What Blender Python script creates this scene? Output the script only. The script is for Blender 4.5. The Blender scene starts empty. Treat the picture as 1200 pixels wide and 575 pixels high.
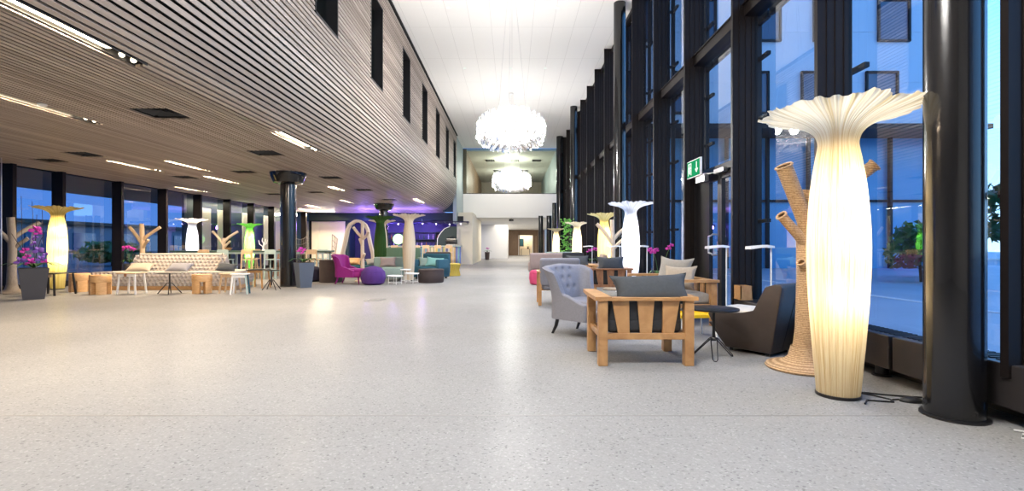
import bpy, bmesh, math, random
from mathutils import Vector, Matrix
random.seed(7)
PI = math.pi
sc = bpy.context.scene
COL = sc.collection

# ------------------------------------------------------------------ materials
def new_mat(name):
    m = bpy.data.materials.new(name); m.use_nodes = True
    nt = m.node_tree; nt.nodes.clear()
    out = nt.nodes.new('ShaderNodeOutputMaterial')
    return m, nt, out
def N(nt, typ, **kw):
    n = nt.nodes.new(typ)
    for k, v in kw.items():
        if k in n.inputs.keys(): n.inputs[k].default_value = v
        else: setattr(n, k, v)
    return n
def c4(c): return (c[0], c[1], c[2], 1.0)
def pbr(name, col, rough=.5, metal=0., var=.0, vscale=8., bump=0., bscale=200., stretch=(1,1,1), spec=.5, coat=0.):
    m, nt, out = new_mat(name)
    b = N(nt, 'ShaderNodeBsdfPrincipled')
    b.inputs['Base Color'].default_value = c4(col)
    b.inputs['Roughness'].default_value = rough; b.inputs['Metallic'].default_value = metal
    b.inputs['Specular IOR Level'].default_value = spec
    b.inputs['Coat Weight'].default_value = coat
    L = nt.links.new
    L(b.outputs[0], out.inputs[0])
    if var or bump:
        tc = N(nt, 'ShaderNodeTexCoord'); mp = N(nt, 'ShaderNodeMapping'); mp.inputs['Scale'].default_value = stretch
        L(tc.outputs['Object'], mp.inputs[0])
    if var:
        no = N(nt, 'ShaderNodeTexNoise'); no.inputs['Scale'].default_value = vscale; no.inputs['Detail'].default_value = 3
        L(mp.outputs[0], no.inputs['Vector'])
        mx = N(nt, 'ShaderNodeMix', data_type='RGBA')
        mx.inputs[6].default_value = c4([max(0, x*(1-var)) for x in col]); mx.inputs[7].default_value = c4([min(1, x*(1+var)) for x in col])
        L(no.outputs[0], mx.inputs[0]); L(mx.outputs[2], b.inputs['Base Color'])
    if bump:
        n2 = N(nt, 'ShaderNodeTexNoise'); n2.inputs['Scale'].default_value = bscale; n2.inputs['Detail'].default_value = 2
        L(mp.outputs[0], n2.inputs['Vector'])
        bp = N(nt, 'ShaderNodeBump'); bp.inputs['Strength'].default_value = bump; bp.inputs['Distance'].default_value = .004
        L(n2.outputs[0], bp.inputs['Height']); L(bp.outputs[0], b.inputs['Normal'])
    return m
def emis(name, col, s):
    m, nt, out = new_mat(name)
    e = N(nt, 'ShaderNodeEmission'); e.inputs[0].default_value = c4(col); e.inputs[1].default_value = s
    nt.links.new(e.outputs[0], out.inputs[0]); return m
def glass_mat(name, tint=(.93,.97,.97), ior=1.5, gain=1.0):
    m, nt, out = new_mat(name); L = nt.links.new
    t = N(nt, 'ShaderNodeBsdfTransparent'); t.inputs[0].default_value = c4(tint)
    g = N(nt, 'ShaderNodeBsdfGlossy'); g.inputs['Roughness'].default_value = 0.0
    f = N(nt, 'ShaderNodeFresnel'); f.inputs[0].default_value = ior
    mu = N(nt, 'ShaderNodeMath', operation='MULTIPLY'); mu.inputs[1].default_value = gain; mu.use_clamp = True
    x = N(nt, 'ShaderNodeMixShader')
    ge = N(nt, 'ShaderNodeNewGeometry'); iv = N(nt, 'ShaderNodeMath', operation='SUBTRACT'); iv.inputs[0].default_value = 1; L(ge.outputs['Backfacing'], iv.inputs[1])
    mk = N(nt, 'ShaderNodeMath', operation='MULTIPLY'); L(f.outputs[0], mk.inputs[0]); L(iv.outputs[0], mk.inputs[1])
    L(mk.outputs[0], mu.inputs[0]); L(mu.outputs[0], x.inputs[0]); L(t.outputs[0], x.inputs[1]); L(g.outputs[0], x.inputs[2]); L(x.outputs[0], out.inputs[0])
    return m
def shade_mat(name, col, dark, trans=.62):
    """pleated lamp cloth: lets the bulb's light through, darker strands run up the pleats"""
    m, nt, out = new_mat(name); L = nt.links.new
    tc = N(nt, 'ShaderNodeTexCoord'); sp = N(nt, 'ShaderNodeSeparateXYZ'); L(tc.outputs['Object'], sp.inputs[0])
    at = N(nt, 'ShaderNodeMath', operation='ARCTAN2'); L(sp.outputs[1], at.inputs[0]); L(sp.outputs[0], at.inputs[1])
    mz = N(nt, 'ShaderNodeMath', operation='MULTIPLY'); mz.inputs[1].default_value = .05; L(sp.outputs[2], mz.inputs[0])
    cb = N(nt, 'ShaderNodeCombineXYZ'); L(at.outputs[0], cb.inputs[0]); L(mz.outputs[0], cb.inputs[1])
    no = N(nt, 'ShaderNodeTexNoise'); no.inputs['Scale'].default_value = 16; no.inputs['Detail'].default_value = 4; no.inputs['Roughness'].default_value = .7
    L(cb.outputs[0], no.inputs['Vector'])
    rp = N(nt, 'ShaderNodeValToRGB'); rp.color_ramp.elements[0].position = .36; rp.color_ramp.elements[1].position = .56
    rp.color_ramp.elements[0].color = c4(dark); rp.color_ramp.elements[1].color = c4(col)
    L(no.outputs[0], rp.inputs[0])
    d = N(nt, 'ShaderNodeBsdfDiffuse'); t = N(nt, 'ShaderNodeBsdfTranslucent'); x = N(nt, 'ShaderNodeMixShader'); x.inputs[0].default_value = trans
    L(rp.outputs[0], d.inputs[0]); L(rp.outputs[0], t.inputs[0]); L(d.outputs[0], x.inputs[1]); L(t.outputs[0], x.inputs[2]); L(x.outputs[0], out.inputs[0])
    return m
def wood(name, a, b, scale=6., stretch=(1,1,1), rough=.45):
    m, nt, out = new_mat(name); L = nt.links.new
    p = N(nt, 'ShaderNodeBsdfPrincipled'); p.inputs['Roughness'].default_value = rough
    tc = N(nt, 'ShaderNodeTexCoord'); mp = N(nt, 'ShaderNodeMapping'); mp.inputs['Scale'].default_value = stretch
    L(tc.outputs['Object'], mp.inputs[0])
    no = N(nt, 'ShaderNodeTexNoise'); no.inputs['Scale'].default_value = scale; no.inputs['Detail'].default_value = 5; no.inputs['Distortion'].default_value = 1.2
    L(mp.outputs[0], no.inputs['Vector'])
    rp = N(nt, 'ShaderNodeValToRGB'); rp.color_ramp.elements[0].position = .3; rp.color_ramp.elements[1].position = .7
    rp.color_ramp.elements[0].color = c4(a); rp.color_ramp.elements[1].color = c4(b)
    L(no.outputs[0], rp.inputs[0]); L(rp.outputs[0], p.inputs['Base Color']); L(p.outputs[0], out.inputs[0])
    return m

M = {}
M['black_metal'] = pbr('black_metal', (.012,.012,.014), .32)
M['column'] = pbr('column_paint', (.008,.008,.009), .2, coat=.3)
M['fin'] = pbr('fin_anodised', (.011,.008,.0075), .5, spec=.2)
M['frame'] = pbr('frame_dark', (.012,.011,.012), .45, spec=.3)
M['box'] = pbr('trench_box', (.03,.026,.026), .38)
M['white'] = pbr('white_paint', (.82,.81,.79), .6)
M['white_metal'] = pbr('white_lacquer', (.85,.85,.84), .3)
M['steel'] = pbr('brushed_steel', (.6,.6,.6), .3, metal=1)
M['teal_wall'] = pbr('teal_wall', (.33,.40,.41), .5)
M['dark_teal'] = pbr('dark_teal_wall', (.008,.028,.032), .5)
M['navy'] = pbr('navy_wall', (.02,.018,.07), .5)
M['black'] = pbr('black_void', (.006,.006,.006), .8)
M['oak'] = wood('oak', (.40,.20,.075), (.58,.33,.14), 5, (1,1,1), .4)
M['oak_pale'] = wood('pale_oak', (.56,.38,.22), (.70,.52,.34), 6, (3,3,1), .5)
M['walnut'] = wood('walnut', (.26,.11,.05), (.40,.19,.09), 6, (3,3,1), .45)
M['ply'] = wood('pine_log', (.58,.32,.13), (.72,.45,.22), 5, (2,2,8), .55)
M['tree_wood'] = wood('tree_wood', (.55,.42,.29), (.70,.57,.42), 9, (4,4,1), .6)
M['brown_panel'] = wood('brown_panel', (.20,.12,.07), (.28,.18,.11), 3, (6,6,.5), .5)
M['charcoal'] = pbr('charcoal_cloth', (.035,.037,.042), .9, var=.25, vscale=60, bump=.4)
M['pillow_dark'] = pbr('dark_pillow_cloth', (.055,.062,.07), .9, var=.2, vscale=40, bump=.4)
M['pillow_light'] = pbr('light_pillow_cloth', (.34,.32,.29), .9, var=.15, vscale=40, bump=.4)
M['pillow_cream'] = pbr('cream_pillow_cloth', (.42,.36,.29), .9, var=.15, vscale=40, bump=.4)
M['grey_cloth'] = pbr('grey_wool', (.235,.235,.27), .9, var=.15, vscale=50, bump=.5)
M['brown_leather'] = pbr('brown_leather', (.062,.046,.039), .45, var=.2, vscale=12, bump=.25, bscale=300)
M['cream_leather'] = pbr('cream_leather', (.62,.60,.56), .5)
M['beige_tuft'] = pbr('beige_velvet', (.47,.425,.395), .8, var=.06, vscale=30)
M['magenta'] = pbr('magenta_velvet', (.26,.008,.17), .75, var=.15, vscale=20)
M['purple'] = pbr('purple_knit', (.07,.022,.17), .9, var=.2, vscale=40, bump=.5)
M['dark_purple'] = pbr('dark_violet_cloth', (.022,.02,.05), .9, var=.2)
M['brown_cloth'] = pbr('brown_felt', (.05,.036,.036), .9, var=.2)
M['sage'] = pbr('sage_cloth', (.25,.33,.29), .9, var=.1)
M['sage_dark'] = pbr('dark_sage_cloth', (.10,.17,.11), .9, var=.1)
M['teal_cloth'] = pbr('teal_cloth', (.20,.42,.40), .9, var=.1)
M['blue_teal'] = pbr('petrol_cloth', (.02,.09,.13), .9, var=.1)
M['lavender'] = pbr('taupe_cloth', (.32,.25,.24), .9, var=.1)
M['pink_cloth'] = pbr('pink_cloth', (.55,.06,.16), .85)
M['yellow'] = pbr('yellow_lacquer', (.85,.55,.02), .35)
M['yellow_wicker'] = pbr('yellow_cord', (.55,.40,.06), .7, var=.3, vscale=40)
M['pastel'] = pbr('pale_teal_paint', (.40,.52,.52), .5)
M['green_top'] = pbr('green_linoleum', (.06,.11,.10), .5)
M['pot'] = pbr('anthracite_pot', (.05,.05,.06), .5)
M['pot_blue'] = pbr('slate_pot', (.085,.105,.145), .45)
M['soil'] = pbr('soil', (.02,.012,.008), .9)
M['leaf'] = pbr('leaf', (.05,.14,.03), .5, var=.3)
M['orchid'] = pbr('orchid_petal', (.60,.04,.42), .6, var=.2, vscale=30)
M['violet'] = pbr('violet_petal', (.22,.09,.45), .6, var=.2, vscale=30)
M['twig'] = pbr('twig', (.045,.025,.015), .8)
M['cord'] = pbr('black_cord', (.008,.008,.008), .45)
M['green_sign'] = emis('exit_green', (.01,.20,.075), 1.0)
M['white_sign'] = emis('exit_white', (.75,.85,.75), 1.0)
M['strip'] = emis('strip_glow', (1,.83,.55), 9)
M['spot_glow'] = emis('spot_glow', (1,.85,.6), 6)
M['bulb'] = emis('bulb_glow', (1,.93,.82), 12)
M['glass'] = glass_mat('window_glass', (.93,.96,.98), 1.52, 3.0)
M['pane'] = glass_mat('balcony_glass', (.90,.96,.95), 1.52, 1.0)
M['clear'] = glass_mat('clear_glass', (.97,.98,.98), 1.45, 1.0)
M['shade_cream'] = shade_mat('cream_shade', (.90,.82,.64), (.66,.50,.25))
M['shade_yellow'] = shade_mat('yellow_shade', (.85,.76,.38), (.60,.46,.12))
M['shade_white'] = shade_mat('white_shade', (.85,.86,.90), (.55,.58,.66))
M['shade_green'] = shade_mat('green_shade', (.22,.72,.12), (.10,.45,.04))
M['shade_dkgreen'] = shade_mat('dark_green_shade', (.055,.115,.035), (.03,.07,.02), .2)
M['shade_plain'] = shade_mat('plain_shade', (.80,.68,.52), (.62,.50,.34), .2)
M['cream_panel'] = pbr('cream_panel', (.80,.72,.56), .6)
M['globe_green'] = emis('globe_green', (.45,1,.35), 1.6)
M['screen_blue'] = emis('screen_blue', (.12,.1,.6), 1.2)

def mat_petal():
    m, nt, out = new_mat('chandelier_petal'); L = nt.links.new
    t = N(nt, 'ShaderNodeBsdfTranslucent'); t.inputs[0].default_value = (.95,.93,.90,1)
    d = N(nt, 'ShaderNodeBsdfDiffuse'); d.inputs[0].default_value = (.9,.88,.86,1)
    tr = N(nt, 'ShaderNodeBsdfTransparent'); g = N(nt, 'ShaderNodeBsdfGlossy'); g.inputs['Roughness'].default_value = .08
    a = N(nt, 'ShaderNodeMixShader'); a.inputs[0].default_value = .5; L(t.outputs[0], a.inputs[1]); L(d.outputs[0], a.inputs[2])
    b = N(nt, 'ShaderNodeMixShader'); b.inputs[0].default_value = .978; L(a.outputs[0], b.inputs[1]); L(tr.outputs[0], b.inputs[2])
    f = N(nt, 'ShaderNodeFresnel'); f.inputs[0].default_value = 1.5
    c = N(nt, 'ShaderNodeMixShader'); L(f.outputs[0], c.inputs[0]); L(b.outputs[0], c.inputs[1]); L(g.outputs[0], c.inputs[2])
    L(c.outputs[0], out.inputs[0]); return m
M['petal'] = mat_petal()

def mat_floor():
    m, nt, out = new_mat('terrazzo'); L = nt.links.new
    p = N(nt, 'ShaderNodeBsdfPrincipled'); L(p.outputs[0], out.inputs[0])
    tc = N(nt, 'ShaderNodeTexCoord')
    v = N(nt, 'ShaderNodeTexVoronoi'); v.inputs['Scale'].default_value = 95; v.inputs['Randomness'].default_value = 1; L(tc.outputs['Object'], v.inputs['Vector'])
    sx = N(nt, 'ShaderNodeSeparateColor'); L(v.outputs['Color'], sx.inputs[0])
    rp = N(nt, 'ShaderNodeValToRGB'); cr = rp.color_ramp
    cr.interpolation = 'CONSTANT'
    cr.elements[0].position = 0; cr.elements[0].color = (.21,.21,.21,1)
    cr.elements[1].position = .03; cr.elements[1].color = (.28,.277,.274,1)
    for pos, c in ((.25,(.298,.295,.291,1)),(.62,(.315,.311,.307,1)),(.93,(.36,.356,.35,1))):
        e = cr.elements.new(pos); e.color = c
    L(sx.outputs[0], rp.inputs[0])
    n = N(nt, 'ShaderNodeTexNoise'); n.inputs['Scale'].default_value = .7; n.inputs['Detail'].default_value = 4; L(tc.outputs['Object'], n.inputs['Vector'])
    r2 = N(nt, 'ShaderNodeValToRGB'); r2.color_ramp.elements[0].position = .3; r2.color_ramp.elements[1].position = .7
    r2.color_ramp.elements[0].color = (.90,.90,.90,1); r2.color_ramp.elements[1].color = (1,1,1,1); L(n.outputs[0], r2.inputs[0])
    mx = N(nt, 'ShaderNodeMix', data_type='RGBA', blend_type='MULTIPLY'); mx.inputs[0].default_value = 1
    L(rp.outputs[0], mx.inputs[6]); L(r2.outputs[0], mx.inputs[7]); L(mx.outputs[2], p.inputs['Base Color'])
    r3 = N(nt, 'ShaderNodeMapRange'); r3.inputs['To Min'].default_value = .27; r3.inputs['To Max'].default_value = .38; L(n.outputs[0], r3.inputs[0]); L(r3.outputs[0], p.inputs['Roughness'])
    p.inputs['Specular IOR Level'].default_value = 0
    # polish: a sheen that only shows at a low glancing angle
    gl = N(nt, 'ShaderNodeBsdfGlossy'); gl.inputs['Roughness'].default_value = .24
    lw = N(nt, 'ShaderNodeLayerWeight'); pw = N(nt, 'ShaderNodeMath', operation='POWER'); pw.inputs[1].default_value = 9; L(lw.outputs['Facing'], pw.inputs[0])
    ml = N(nt, 'ShaderNodeMath', operation='MULTIPLY_ADD'); ml.inputs[1].default_value = .22; ml.inputs[2].default_value = .004; L(pw.outputs[0], ml.inputs[0])
    ms = N(nt, 'ShaderNodeMixShader'); L(ml.outputs[0], ms.inputs[0]); L(p.outputs[0], ms.inputs[1]); L(gl.outputs[0], ms.inputs[2]); L(ms.outputs[0], out.inputs[0])
    return m
M['floor'] = mat_floor()

def mat_ceiling():
    m, nt, out = new_mat('ceiling_panels'); L = nt.links.new
    p = N(nt, 'ShaderNodeBsdfPrincipled'); p.inputs['Roughness'].default_value = .75; L(p.outputs[0], out.inputs[0])
    tc = N(nt, 'ShaderNodeTexCoord'); mp = N(nt, 'ShaderNodeMapping'); mp.inputs['Rotation'].default_value = (0,0,PI/2)
    L(tc.outputs['Object'], mp.inputs[0])
    b = N(nt, 'ShaderNodeTexBrick'); L(mp.outputs[0], b.inputs['Vector'])
    b.inputs['Color1'].default_value = (.86,.845,.81,1); b.inputs['Color2'].default_value = (.85,.835,.80,1); b.inputs['Mortar'].default_value = (.68,.66,.63,1)
    b.inputs['Scale'].default_value = 1; b.inputs['Mortar Size'].default_value = .006; b.inputs['Brick Width'].default_value = 2.4; b.inputs['Row Height'].default_value = .6; b.offset = 0
    L(b.outputs[0], p.inputs['Base Color']); return m
M['ceiling'] = mat_ceiling()

def mat_slat():
    m, nt, out = new_mat('slat_wood'); L = nt.links.new
    p = N(nt, 'ShaderNodeBsdfPrincipled'); p.inputs['Roughness'].default_value = .55; L(p.outputs[0], out.inputs[0])
    g = N(nt, 'ShaderNodeNewGeometry')
    tc = N(nt, 'ShaderNodeTexCoord'); mp = N(nt, 'ShaderNodeMapping'); mp.inputs['Scale'].default_value = (12,.5,12); L(tc.outputs['Object'], mp.inputs[0])
    n = N(nt, 'ShaderNodeTexNoise'); n.inputs['Scale'].default_value = 2; n.inputs['Detail'].default_value = 4; L(mp.outputs[0], n.inputs['Vector'])
    ad = N(nt, 'ShaderNodeMath', operation='ADD'); L(g.outputs['Random Per Island'], ad.inputs[0]); L(n.outputs[0], ad.inputs[1])
    hf = N(nt, 'ShaderNodeMath', operation='MULTIPLY'); hf.inputs[1].default_value = .5; L(ad.outputs[0], hf.inputs[0])
    rp = N(nt, 'ShaderNodeValToRGB'); rp.color_ramp.elements[0].position = .2; rp.color_ramp.elements[1].position = .8
    rp.color_ramp.elements[0].color = (.285,.228,.185,1); rp.color_ramp.elements[1].color = (.50,.42,.355,1)
    L(hf.outputs[0], rp.inputs[0]); L(rp.outputs[0], p.inputs['Base Color']); return m
M['slat'] = mat_slat()

def mat_wicker():
    m, nt, out = new_mat('wicker'); L = nt.links.new
    p = N(nt, 'ShaderNodeBsdfPrincipled'); p.inputs['Roughness'].default_value = .6; L(p.outputs[0], out.inputs[0])
    tc = N(nt, 'ShaderNodeTexCoord')
    w = N(nt, 'ShaderNodeTexWave', wave_type='BANDS', bands_direction='Z'); w.inputs['Scale'].default_value = 22; w.inputs['Distortion'].default_value = 1.0; L(tc.outputs['Object'], w.inputs['Vector'])
    v = N(nt, 'ShaderNodeTexVoronoi'); v.inputs['Scale'].default_value = 60; L(tc.outputs['Object'], v.inputs['Vector'])
    mu = N(nt, 'ShaderNodeMath', operation='MULTIPLY'); L(w.outputs['Fac'], mu.inputs[0]); L(v.outputs['Distance'], mu.inputs[1])
    rp = N(nt, 'ShaderNodeValToRGB'); rp.color_ramp.elements[0].color = (.30,.17,.075,1); rp.color_ramp.elements[1].color = (.62,.43,.25,1); rp.color_ramp.elements[1].position = .5
    L(mu.outputs[0], rp.inputs[0]); L(rp.outputs[0], p.inputs['Base Color'])
    bp = N(nt, 'ShaderNodeBump'); bp.inputs['Strength'].default_value = .6; bp.inputs['Distance'].default_value = .006; L(mu.outputs[0], bp.inputs['Height']); L(bp.outputs[0], p.inputs['Normal'])
    return m
M['wicker'] = mat_wicker()
M['tree_dimmed'] = wood('tree_wood_dimmed', (.20,.17,.15), (.28,.24,.21), 9, (4,4,1), .6)  # tree wood with the dimness behind the glass put into its colour

def mat_bar():
    """bar front: upright boards in many colours, each board its own colour"""
    m, nt, out = new_mat('coloured_boards'); L = nt.links.new
    p = N(nt, 'ShaderNodeBsdfPrincipled'); p.inputs['Roughness'].default_value = .5; L(p.outputs[0], out.inputs[0])
    g = N(nt, 'ShaderNodeNewGeometry'); rp = N(nt, 'ShaderNodeValToRGB'); cr = rp.color_ramp; cr.interpolation = 'CONSTANT'
    cols = [(.10,.16,.42),(.55,.35,.15),(.16,.40,.40),(.62,.55,.42),(.45,.09,.10),(.20,.22,.45),(.60,.45,.12),(.25,.35,.20),(.5,.5,.52),(.08,.10,.25)]
    cr.elements[0].color = c4(cols[0]); cr.elements[1].position = .1; cr.elements[1].color = c4(cols[1])
    for i in range(2, 10): cr.elements.new(i/10).color = c4(cols[i])
    L(g.outputs['Random Per Island'], rp.inputs[0]); L(rp.outputs[0], p.inputs['Base Color']); return m
M['bar_boards'] = mat_bar()

# ------------------------------------------------------------------ mesh helper
class MB:
    def __init__(s): s.bm = bmesh.new()
    def box(s, cx, cy, cz, sx, sy, sz, rot=None, bevel=0., seg=2, piv=None):
        r = bmesh.ops.create_cube(s.bm, size=1); vs = r['verts']
        bmesh.ops.scale(s.bm, vec=(sx, sy, sz), verts=vs)
        if bevel:
            es = list({e for v in vs for e in v.link_edges})
            q = bmesh.ops.bevel(s.bm, geom=es, offset=bevel, segments=seg, profile=.5, affect='EDGES')
            vs = list({v for f in q['faces'] for v in f.verts} | {v for v in vs if v.is_valid})
        if rot is not None: bmesh.ops.rotate(s.bm, cent=(0,0,0), matrix=rot, verts=vs)
        bmesh.ops.translate(s.bm, vec=(cx, cy, cz), verts=vs); return s
    def bar(s, a, b, w, d, up=(0,0,1)):
        """square bar from a to b"""
        a = Vector(a); b = Vector(b); t = (b-a).normalized(); u = Vector(up)
        if abs(t.dot(u)) > .99: u = Vector((0,1,0))
        x = t.cross(u).normalized(); y = x.cross(t)
        ring = [(x*w/2*i + y*d/2*j) for i, j in ((-1,-1),(1,-1),(1,1),(-1,1))]
        va = [s.bm.verts.new(a+k) for k in ring]; vb = [s.bm.verts.new(b+k) for k in ring]
        for i in range(4): s.bm.faces.new((va[i], va[(i+1)%4], vb[(i+1)%4], vb[i]))
        s.bm.faces.new(va[::-1]); s.bm.faces.new(vb); return s
    def taper(s, a, b, wa, da, wb, db):
        """box between two level rectangles centred at a and b"""
        ring = ((-1,-1),(1,-1),(1,1),(-1,1))
        va = [s.bm.verts.new((a[0]+i*wa/2, a[1]+j*da/2, a[2])) for i, j in ring]; vb = [s.bm.verts.new((b[0]+i*wb/2, b[1]+j*db/2, b[2])) for i, j in ring]
        for i in range(4): s.bm.faces.new((va[i], va[(i+1)%4], vb[(i+1)%4], vb[i]))
        s.bm.faces.new(va[::-1]); s.bm.faces.new(vb); return s
    def tube(s, pts, r, seg=8, closed=False, cap=True):
        pts = [Vector(p) for p in pts]; n = len(pts)
        rs = r if isinstance(r, (list, tuple)) else [r]*n
        rings = []; prev = None
        for i, p in enumerate(pts):
            if closed: t = (pts[(i+1)%n]-pts[i-1])
            else: t = pts[min(i+1, n-1)]-pts[max(i-1, 0)]
            t.normalize()
            if prev is None:
                u = Vector((0,0,1)) if abs(t.z) < .9 else Vector((1,0,0))
                x = t.cross(u).normalized()
            else:
                x = (prev - t*prev.dot(t)).normalized()
            prev = x; y = t.cross(x)
            rings.append([s.bm.verts.new(p + (x*math.cos(2*PI*k/seg)+y*math.sin(2*PI*k/seg))*rs[i]) for k in range(seg)])
        m = n if closed else n-1
        for i in range(m):
            A, B = rings[i], rings[(i+1)%n]
            for k in range(seg): s.bm.faces.new((A[k], A[(k+1)%seg], B[(k+1)%seg], B[k]))
        if cap and not closed:
            s.bm.faces.new(rings[0][::-1]); s.bm.faces.new(rings[-1])
        return s
    def lathe(s, prof, seg=32, c=(0,0,0), mod=None, capb=True, capt=True, a0=0., a1=2*PI):
        full = abs(a1-a0-2*PI) < 1e-6; n = seg if full else seg+1
        rings = []
        for j, (r, z) in enumerate(prof):
            ring = []
            for k in range(n):
                a = a0+(a1-a0)*k/seg; rr, zz = (r, z) if mod is None else mod(r, z, a, j)
                ring.append(s.bm.verts.new((c[0]+rr*math.cos(a), c[1]+rr*math.sin(a), c[2]+zz)))
            rings.append(ring)
        for j in range(len(rings)-1):
            A, B = rings[j], rings[j+1]
            for k in range(n if full else n-1): s.bm.faces.new((A[k], A[(k+1)%n], B[(k+1)%n], B[k]))
        if capb: s.bm.faces.new(rings[0][::-1])
        if capt: s.bm.faces.new(rings[-1])
        return s
    def sphere(s, c, r, sx=1, sy=1, sz=1, seg=16, rings=10, rot=None):
        q = bmesh.ops.create_uvsphere(s.bm, u_segments=seg, v_segments=rings, radius=r); vs = q['verts']
        bmesh.ops.scale(s.bm, vec=(sx, sy, sz), verts=vs)
        if rot is not None: bmesh.ops.rotate(s.bm, cent=(0,0,0), matrix=rot, verts=vs)
        bmesh.ops.translate(s.bm, vec=c, verts=vs); return s
    def prism(s, poly, z0, z1, axis='z'):
        def P(a, b, h): return (a, b, h) if axis == 'z' else ((h, a, b) if axis == 'x' else (a, h, b))
        A = [s.bm.verts.new(P(a, b, z0)) for a, b in poly]; B = [s.bm.verts.new(P(a, b, z1)) for a, b in poly]; n = len(poly)
        for i in range(n): s.bm.faces.new((A[i], A[(i+1)%n], B[(i+1)%n], B[i]))
        s.bm.faces.new(A[::-1]); s.bm.faces.new(B); return s
    def grid(s, f, nu, nv):
        g = [[s.bm.verts.new(f(i/nu, j/nv)) for j in range(nv+1)] for i in range(nu+1)]
        for i in range(nu):
            for j in range(nv): s.bm.faces.new((g[i][j], g[i+1][j], g[i+1][j+1], g[i][j+1]))
        return g
    def build(s, name, mat, parent=None, smooth=True, ang=40, loc=None, rotz=0):
        bmesh.ops.recalc_face_normals(s.bm, faces=s.bm.faces[:])
        me = bpy.data.meshes.new(name); s.bm.to_mesh(me); s.bm.free()
        me.materials.append(mat)
        if smooth:
            for p in me.polygons: p.use_smooth = True
            me.set_sharp_from_angle(angle=math.radians(ang))
        o = bpy.data.objects.new(name, me); COL.objects.link(o)
        if parent is not None: o.parent = parent
        if loc is not None: o.location = loc
        if rotz: o.rotation_euler.z = rotz
        return o

def tag(o, label=None, cat=None, group=None, kind=None):
    if label: o['label'] = label
    if cat: o['category'] = cat
    if group: o['group'] = group
    if kind: o['kind'] = kind
    return o
def thing(name, label, cat, loc=(0,0,0), rotz=0., group=None):
    o = bpy.data.objects.new(name, None); COL.objects.link(o); o.empty_display_size = .1
    o.location = loc; o.rotation_euler = (0,0,rotz)
    return tag(o, label, cat, group)
def struct(name, mb, mat, label=None, parent=None, **kw):
    o = mb.build(name, mat, parent, **kw)
    if parent is None: o['kind'] = 'structure'
    if label: o['label'] = label
    return o
def sroot(name, label=None, loc=(0,0,0)):
    o = bpy.data.objects.new(name, None); COL.objects.link(o); o.location = loc; o['kind'] = 'structure'
    if label: o['label'] = label
    return o
def kids(o): return [c for c in list(o.children)]
def dup(root, loc, rotz=0., label=None, group=None, swap=None):
    """a copy of a thing with copies of its parts and sub-parts; swap exchanges materials"""
    cache = {}
    def cp(o, parent):
        c = o.copy(); COL.objects.link(c)
        if parent is not None: c.parent = parent
        if swap and o.type == 'MESH' and o.data.materials and o.data.materials[0].name in swap:
            k = o.data.name
            if k not in cache:
                cache[k] = o.data.copy(); cache[k].materials[0] = swap[o.data.materials[0].name]
            c.data = cache[k]
        for ch in kids(o): cp(ch, c)
        return c
    r = cp(root, None); r.location = loc; r.rotation_euler = (0,0,rotz)
    if label: r['label'] = label
    if group: r['group'] = group
    return r
def light(name, typ, loc, energy, col=(1,1,1), size=.1, parent=None, rot=None, sizey=None, spot=None):
    l = bpy.data.lights.new(name, typ); l.energy = energy; l.color = col
    if typ == 'AREA':
        l.size = size
        if sizey: l.shape = 'RECTANGLE'; l.size_y = sizey
    else: l.shadow_soft_size = size
    if spot: l.spot_size = spot; l.spot_blend = .8
    o = bpy.data.objects.new(name, l); COL.objects.link(o); o.location = loc
    if rot: o.rotation_euler = rot
    if parent is not None: o.parent = parent
    return o
def RX(a): return Matrix.Rotation(a, 3, 'X')
def RY(a): return Matrix.Rotation(a, 3, 'Y')
def RZ(a): return Matrix.Rotation(a, 3, 'Z')
def sstep(a, b, x):
    t = min(1, max(0, (x-a)/(b-a))); return t*t*(3-2*t)
# ------------------------------------------------------------------ the setting
ZS, ZC = 3.10, 7.50                 # soffit, hall ceiling
XL, XG, XF = -12.30, 3.30, 3.00      # left glass, right glass, fin noses
YB = -9.0
FIN = [2.97+1.856*k for k in range(-2, 16)]

struct('floor', MB().box(-4.4, 25, -.1, 15.9, 68, .2), M['floor'], smooth=False)
struct('trim_1', MB().box(-4.5, 3.19, .0005, 15.5, .012, .002), pbr('floor_joint', (.25,.24,.23), .5), 'thin expansion joint across the terrazzo floor', smooth=False)
struct('ceiling', MB().box(0, 11.65, ZC+.1, 6.6, 41.3, .2), M['ceiling'], smooth=False)
struct('wall_back', MB().box(-4.5, YB-.1, 3.9, 16.2, .2, 7.8), M['white'], smooth=False)

# slatted upper storey: slats run along the hall, under the soffit, round the curved edge and up the front
WIN_Y = [(4.8,5.85),(7.95,9.0),(11.1,12.12),(14.35,15.38),(17.45,18.5),(20.6,21.65),(23.7,24.75),(26.8,27.8)]
WZ0, WZ1 = 4.88, 6.93
STRIPS = [(-4.12,3.4,5.05),(-4.12,8.66,10.0),(-4.12,20.9,22.6),(-6.74,5.9,7.63),(-8.06,11.5,12.8),(-9.38,11.5,12.8),
          (-8.75,14.05,15.4),(-11.3,16.6,17.9),(-6.1,16.5,17.5),(-7.38,21.3,22.6),(-10.0,24.0,25.4),(-11.3,26.2,27.6)]
VENTS = [(-5.3,7.1,7.7),(-5.3,10.25,10.87),(-5.3,14.05,14.6),(-5.3,17.2,17.75),(-5.3,20.9,21.4),
         (-9.3,10.4,10.98),(-10.75,11.2,11.7),(-9.5,13.95,14.6),(-7.25,13.0,13.5),(-7.3,18.0,18.5),(-9.2,18.6,19.2)]
path = []
pitch = .084
x = XL+.12
while x < -4.25: path.append((x, ZS, 0.)); x += pitch
a = 0.; CA, CB = 1.05, 1.5
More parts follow.
